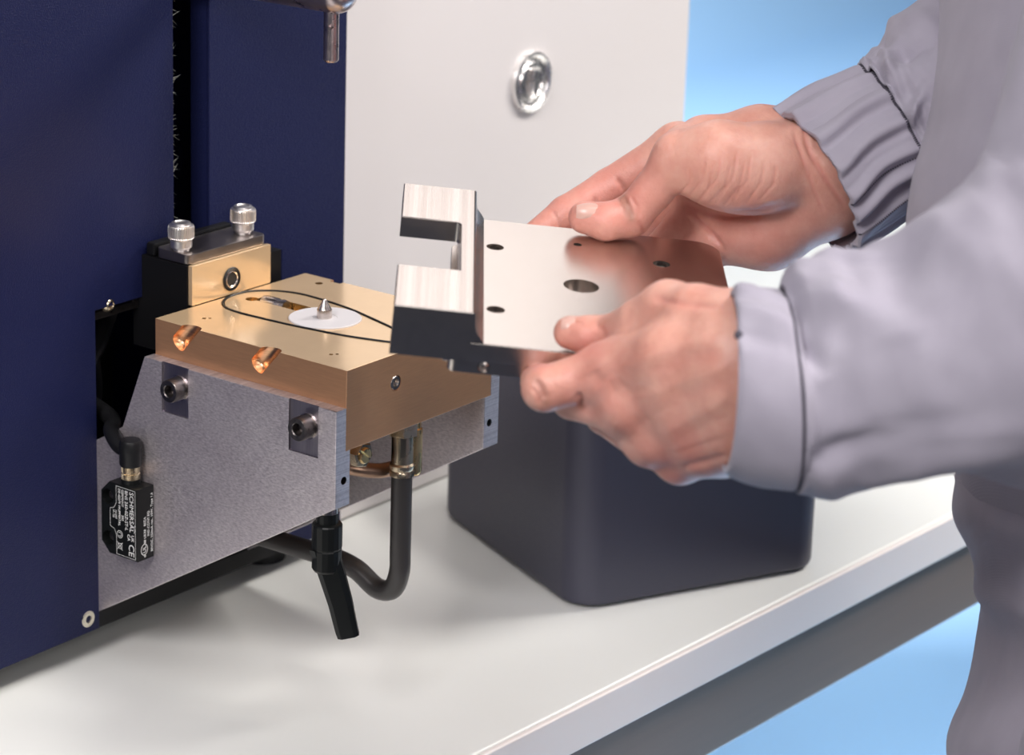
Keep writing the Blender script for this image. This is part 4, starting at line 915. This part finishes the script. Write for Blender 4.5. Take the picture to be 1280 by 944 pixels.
# torso
def f_tor(S, TH):
    return cloth_noise(S, TH, 5, 1.1, 7, .006) + cloth_noise(S, TH, 14, 2.5, 1.7, .002)
def tring(py, left, d, a, b_): # left silhouette at pixel row
    px = left + a * FPX / d; return camP(px, py, d), np.array((-a, 0, 0.0)), np.array((0, 0, -b_))
torso = loft([tring(-470, 1330, 1.20, .060, .10), tring(-330, 1215, 1.20, .105, .195), tring(-120, 1192, 1.19, .120, .215), tring(0, 1187, 1.18, .120, .185), tring(130, 1172, 1.17, .125, .165), tring(270, 1152, 1.17, .130, .155), tring(420, 1165, 1.18, .130, .155), tring(560, 1195, 1.19, .125, .155), tring(632, 1206, 1.19, .122, .155)], 128, 120, f_tor)
jacket = put('jacket', merge([near_sl, far_sl, torso]), per)
cn = put('cuff', near_cuff, jacket); cf = put('cuff', far_cuff, jacket, 'cuff gathered into narrow pleats by elastic')
def f_tro(S, TH):
    return cloth_noise(S, TH, 6, 1.2, 17, .008) + folds(S, TH, [(0.05, 5.2, .16, .6, .05, .007), (.16, 5.5, .22, .5, .04, -.008), (.02, .2, .12, 1.0, .05, -.007), (.24, 5.6, .34, .4, .06, .009), (.1, .8, .3, 1.2, .08, .006)])
hips = loft([tring(600, 1203, 1.19, .118, .150), tring(660, 1205, 1.19, .120, .155), tring(730, 1222, 1.19, .118, .158), tring(775, 1240, 1.19, .112, .158), tring(830, 1232, 1.19, .118, .160), tring(890, 1212, 1.19, .125, .160), tring(960, 1195, 1.19, .128, .158), tring(1080, 1190, 1.19, .125, .150)], 128, 110, f_tro)
trs = [hips]
# legs down to the floor, built from the world vertical
def leg(dz):
    c0 = camP(1190 + .125 * FPX / 1.19, 1060, 1.19 + dz); w0 = cam2w(c0[None])[0]; rings_ = []
    R3 = np.stack((CR[0], -CR[1], CR[2]))
    for z_, r in ((w0[2] + .05, .09), (w0[2] - .05, .088), (-.45, .075), (-.70, .065), (-.885, .062)):
        wpt = np.array((w0[0], w0[1], z_)); rings_.append((R3 @ (wpt - CAM), R3 @ (np.array((1., 0, 0)) * r), R3 @ (np.array((0, -1., 0)) * r)))
    return loft(rings_, 40, 30, lambda S, TH: cloth_noise(S, TH, 5, 1.2, 3 + dz * 20, .008)), w0
l1, wa = leg(-.075); l2, wb = leg(.075)
trousers = put('trousers', merge([hips, l1, l2]), per)
for wp in (wa, wb):
    bm = BM(); box(bm, (-.05, -.14, 0), (.05, .13, .075), .03, 4, Matrix.Translation((wp[0], wp[1], -.9495)) @ Matrix.Rotation(math.radians(38), 4, 'Z')); obj('shoe', bm, M['rubber'], per, smooth=60)
# seams and stitching
def cloth_line(name, pts, r, parent, dash=None):
    bm = BM(); p_ = spline(pts, 6)
    if dash:
        i = 0
        while i < len(p_) - 1:
            tube(bm, p_[i:i + 2], r, 6); i += dash
    else: tube(bm, p_, r, 6)
    return obj(name, bm, M['stitch'], parent, kind='stuff' if dash else None)

cloth_line('cuff_seam', [cam2w(near_cuff[0][[36 * 128 + j]])[0] for j in range(0, 62, 2)], 0.0006, cn)
def on_loft(VQ, nt, i, j, lift=0.0): return Vector(cam2w(VQ[0][[i * nt + j % nt]])[0])
cloth_line('stitching', [on_loft(far_cuff, 240, 56, j) for j in range(-20, 116, 3)], 0.0008, cf, dash=2)
cloth_line('stitching', [on_loft(far_cuff, 240, i, 92) for i in range(2, 56, 3)], 0.00045, cf, dash=2)
cloth_line('stitching', [on_loft(far_cuff, 240, i, 74) for i in range(2, 56, 3)], 0.00045, cf, dash=2)
bm = BM(); sp_ = on_loft(near_cuff, 128, 6, 20); sn_ = (sp_ - Vector(cam2w(near_cuff[0][6 * 128:7 * 128]).mean(0))).normalized()
lathe(bm, sp_ - sn_ * 0.0008, sn_, [(0, 0), (0.0018, 0), (0.0018, 0.0012), (0.0012, 0.0018), (0, 0.0019)], 20); obj('snap_button', bm, M['stitch'], cn)
